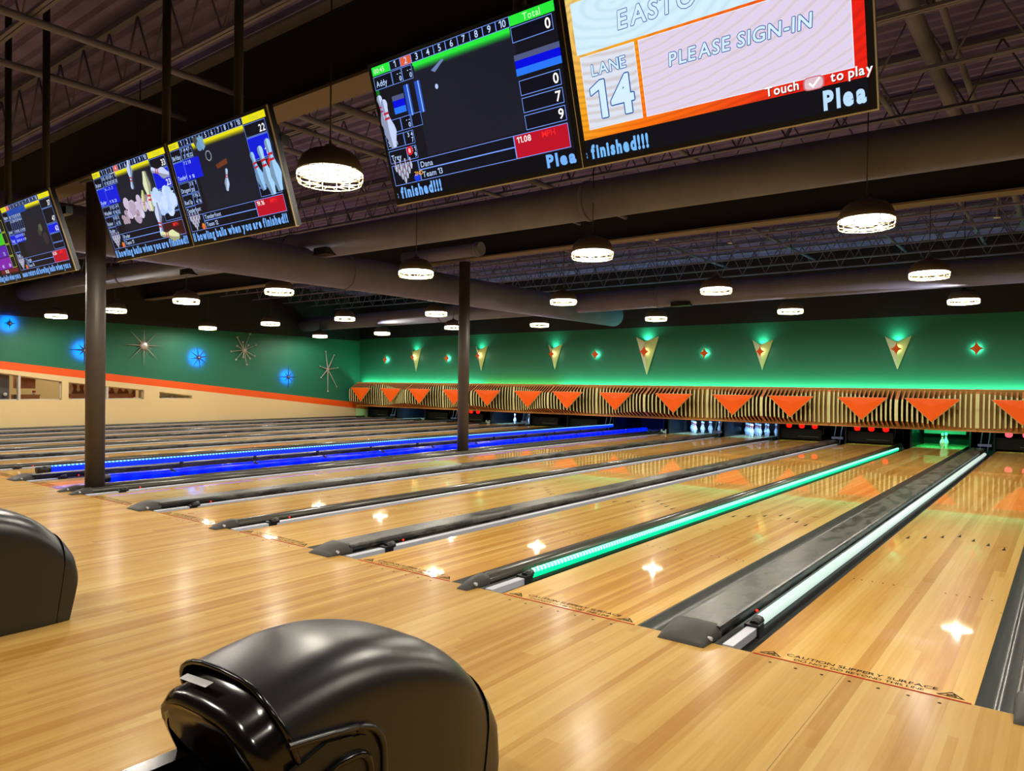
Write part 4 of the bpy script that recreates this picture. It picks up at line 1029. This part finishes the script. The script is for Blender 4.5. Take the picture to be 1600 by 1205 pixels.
screen(XC[0]-.606, 'dark score screen with a green top band, left of the sign-in screen', s13)
screen(XC[1]+.62, 'dark score screen with yellow band and blue-white pins at its right', s12)
screen(XC[1]-.60, 'score screen showing a white pin explosion, beside the nearer column', s11)
screen(XC[2]+.606, 'score screen at the left edge with a solid blue score row', s10)
screen(XC[2]-.606, 'score screen cut off by the left edge, purple and green rows', s9)
for k, xc in enumerate(XC):
    t = thing('screen_mount', 'black ceiling mount with poles holding the %s' % ['large right pair of screens','middle pair of screens','left pair of screens'][k], 'screen mount', (xc,-1.3,2.6), 'ceiling mounts of the screens')
    MB().box(xc-1.15,xc+1.15,-1.36,-1.30,3.02,3.09).build('cross_rail', BLK, t)
    for dx in (-.35, .62):
        MB().tube((xc+dx,-1.33,3.05),(xc+dx,-1.33,ZC+.02),.032,12).build('pole', mat('black_pole', rgb(18,17,20), .6), t)

# ------------------------------------------------------------------ ball return hoods
HOOD = mat('black_grained_plastic', rgb(24,24,25), .31, spec=.7, bump=.12, bscale=700)
HGLOSS = mat('black_gloss_plastic', rgb(12,11,11), .16, spec=.6)
HPANEL = mat('black_panel_plastic', rgb(22,20,18), .42)
def interp(tab, x):
    n = len(tab); x = min(max(x, tab[0][0]), tab[-1][0])
    def slope(i):
        a, b = tab[max(i-1, 0)], tab[min(i+1, n-1)]; return (b[1]-a[1])/(b[0]-a[0])
    for i in range(n-1):
        x0, y0 = tab[i]; x1, y1 = tab[i+1]
        if x <= x1:
            h = x1-x0; t = (x-x0)/h
            return (2*t**3-3*t*t+1)*y0+(t**3-2*t*t+t)*h*slope(i)+(-2*t**3+3*t*t)*y1+(t**3-t*t)*h*slope(i+1)
    return tab[-1][1]
def loft(mb, rows, mi=0, close=False, smooth=True):
    n = len(rows[0]); vs = [p for r in rows for p in r]
    fs = [(r*n+c, r*n+c+1, (r+1)*n+c+1, (r+1)*n+c) for r in range(len(rows)-1) for c in range(n-1)]
    mb.add(vs, fs, mi, smooth)
def hood():
    t = thing('ball_return', 'black domed ball return hood in the foreground, opening at its left', 'ball return', (-.36,-2.75,0), 'ball return hoods on the approach')
    # body of revolution-like shell: outline in side view (y along the lane, z up), barrel across x
    CR = [(-3.10,.735),(-2.98,.755),(-2.85,.768),(-2.7,.757),(-2.5,.70),(-2.36,.615),(-2.26,.51),(-2.19,.40),(-2.165,.33)]
    W = .262
    def sect(y, zc, w, sh):
        """cross-section from left foot over the crown to the right foot"""
        out = []
        zs = max(.06, zc-sh)
        for s in range(5): out.append((-w, y, .0+zs*s/4))
        for k in range(1, 16):
            a = PI - PI*k/16
            c, sn = math.cos(a), math.sin(a)
            out.append((w*math.copysign(abs(c)**.62, c), y, zs+(zc-zs)*abs(sn)**.78))
        for s in range(5): out.append((w, y, zs*(4-s)/4))
        return out
    rows = []
    for k in range(27):
        s = k/26; y = -3.10+(3.10-2.165)*s
        rows.append(sect(y, interp(CR, y), W-.03*max(0,(y+2.5)/.34)**2 - .012*(1-s), .17))
    # skew: the rear rim leans forward toward the foot, the front tucks under
    def skew(p):
        x, y, z = p; s = (y+3.10)/.935
        zc = interp(CR, y)
        y2 = y + (1-s)**2*max(0, (.70-z))*.40 - (s**3)*max(0,(.34-z))*.22 - s**6*0
        return (x-.36, y2, z)
    m = MB(); loft(m, [[skew(p) for p in r] for r in rows])
    fr = [skew(p) for p in rows[-1]]
    m.add(fr, [tuple(range(len(fr)))], 0, False)
    o = m.build('shell', HOOD, t)
    # front fascia band
    m = MB(); b = []
    for r in rows[-4:]:
        b.append([((skew(p)[0]+.36)*1.012-.36, skew(p)[1]+.008, skew(p)[2]*1.006) for p in r])
    loft(m, b); m.add(b[-1], [tuple(range(len(b[-1])))]); m.build('front_fascia', HOOD, t)
    # collar: glossy band behind the rim
    rim = [skew(p) for p in rows[0]]
    def shrink(k, dy, dz): return [((p[0]+.36)*k-.36, p[1]+dy, p[2]*k+dz) for p in rim]
    m = MB(); loft(m, [shrink(.985,.02,.0), shrink(.955,-.005,-.012), shrink(.95,-.05,-.016), shrink(.93,-.075,-.03), shrink(.90,-.06,-.05)])
    m.build('collar', HGLOSS, t)
    m = MB(); m.sweep([shrink(1.004,-.004,.001)[k] for k in range(len(rim))], .008, 6); m.build('rim_bead', HGLOSS, t)
    # scooped tongue under the collar
    m = MB(); c0 = shrink(.92,-.075,-.03)
    mid = c0[6:19]
    loft(m, [mid, [(-.36+(p[0]+.36)*.86, p[1]+.05, p[2]-.085) for p in mid], [(-.36+(p[0]+.36)*.6, p[1]+.13, p[2]-.20) for p in mid], [(-.36+(p[0]+.36)*.5, p[1]+.20, p[2]-.27) for p in mid]])
    m.build('tongue', mat('floor_tinted_gloss', rgb(52,38,14), .22, spec=.6), t)  # black plastic coloured brown to show the floor's reflection
    m = MB(); back = shrink(.86,.16,-.06); m.add(back, [tuple(range(len(back)))]); m.build('inner_wall', MATTE, t)
    # recessed side panels with a raised ridge
    for sx in (1, -1):
        def Q(y, z, d): return (-.36+sx*(W-.004+d), y, z)
        out = [(-3.10,.0),(-3.10,.565)]; 
        ridge = [(-3.085,.610),(-2.95,.592),(-2.86,.578)]
        for k in range(7):
            a = PI/2-k*PI/12; ridge.append((-2.86+.10*math.cos(a), .474+.10*math.sin(a)))
        ridge.append((-2.755,.30)); ridge.append((-2.75,.0))
        m = MB(); m.sweep([Q(y,z,.006) for y, z in ridge], .010, 8); m.build('side_ridge', HOOD, t)
        pn = [(-3.07,.0),(-3.07,.54)]+[(y-.0+(-.012 if y > -3 else 0), z-.02) for y, z in ridge[1:]]
        m = MB(); m.add([Q(y,z,.004) for y, z in pn]+[Q(y,z,-.01) for y, z in pn], [tuple(range(len(pn))), tuple(len(pn)+k for k in reversed(range(len(pn))))]+[(k,(k+1) % len(pn),len(pn)+(k+1) % len(pn),len(pn)+k) for k in range(len(pn))]); m.build('side_panel', HPANEL, t)
        inn = [(-3.03,.47),(-2.93,.505),(-2.87,.505)]+[(-2.87+.06*math.cos(PI/2-k*PI/10), .445+.06*math.sin(PI/2-k*PI/10)) for k in range(1,6)]+[(-2.81,.1)]
        m = MB(); m.sweep([Q(y,z,.006) for y, z in inn], .012, 8); m.build('panel_groove', HGLOSS, t)
    # label strip on the collar
    p = shrink(.957,-.04,-.005)[10]; q = shrink(.957,-.04,-.005)[12]
    c0, c1 = Vector(p), Vector(q)
    m = MB(); n = Vector((0,-.012,.006)); e = (c1-c0)
    m.add([c0+Vector((0,-.012,.010)), c1+Vector((0,-.012,.010)), c1+Vector((0,.012,.016)), c0+Vector((0,.012,.016))], [(0,1,2,3)])
    m.build('sticker', mat('silver_sticker', rgb(200,200,200), .4), t)['label'] = 'small pale sticker'
    # ball rack rails leaving the opening
    m = MB(); m.box(-.60,-.54,-4.3,-2.95,.40,.45).box(-.18,-.12,-4.3,-3.0,.40,.45).box(-.60,-.12,-4.3,-3.0,.37,.40)
    m.build('rack_rails', HGLOSS, t)
    m = MB().box(-.5,-.22,-4.25,-3.0,0,.37); m.build('rack_base', HPANEL, t)
    m = MB().box(-.60,-.12,-3.05,-2.25,0,.03); m.build('plinth', MATTE, t)
    return t
H0 = hood()
dup(H0, (-3.73,-2.75,0), 'black domed ball return hood cut off by the left edge of the picture')
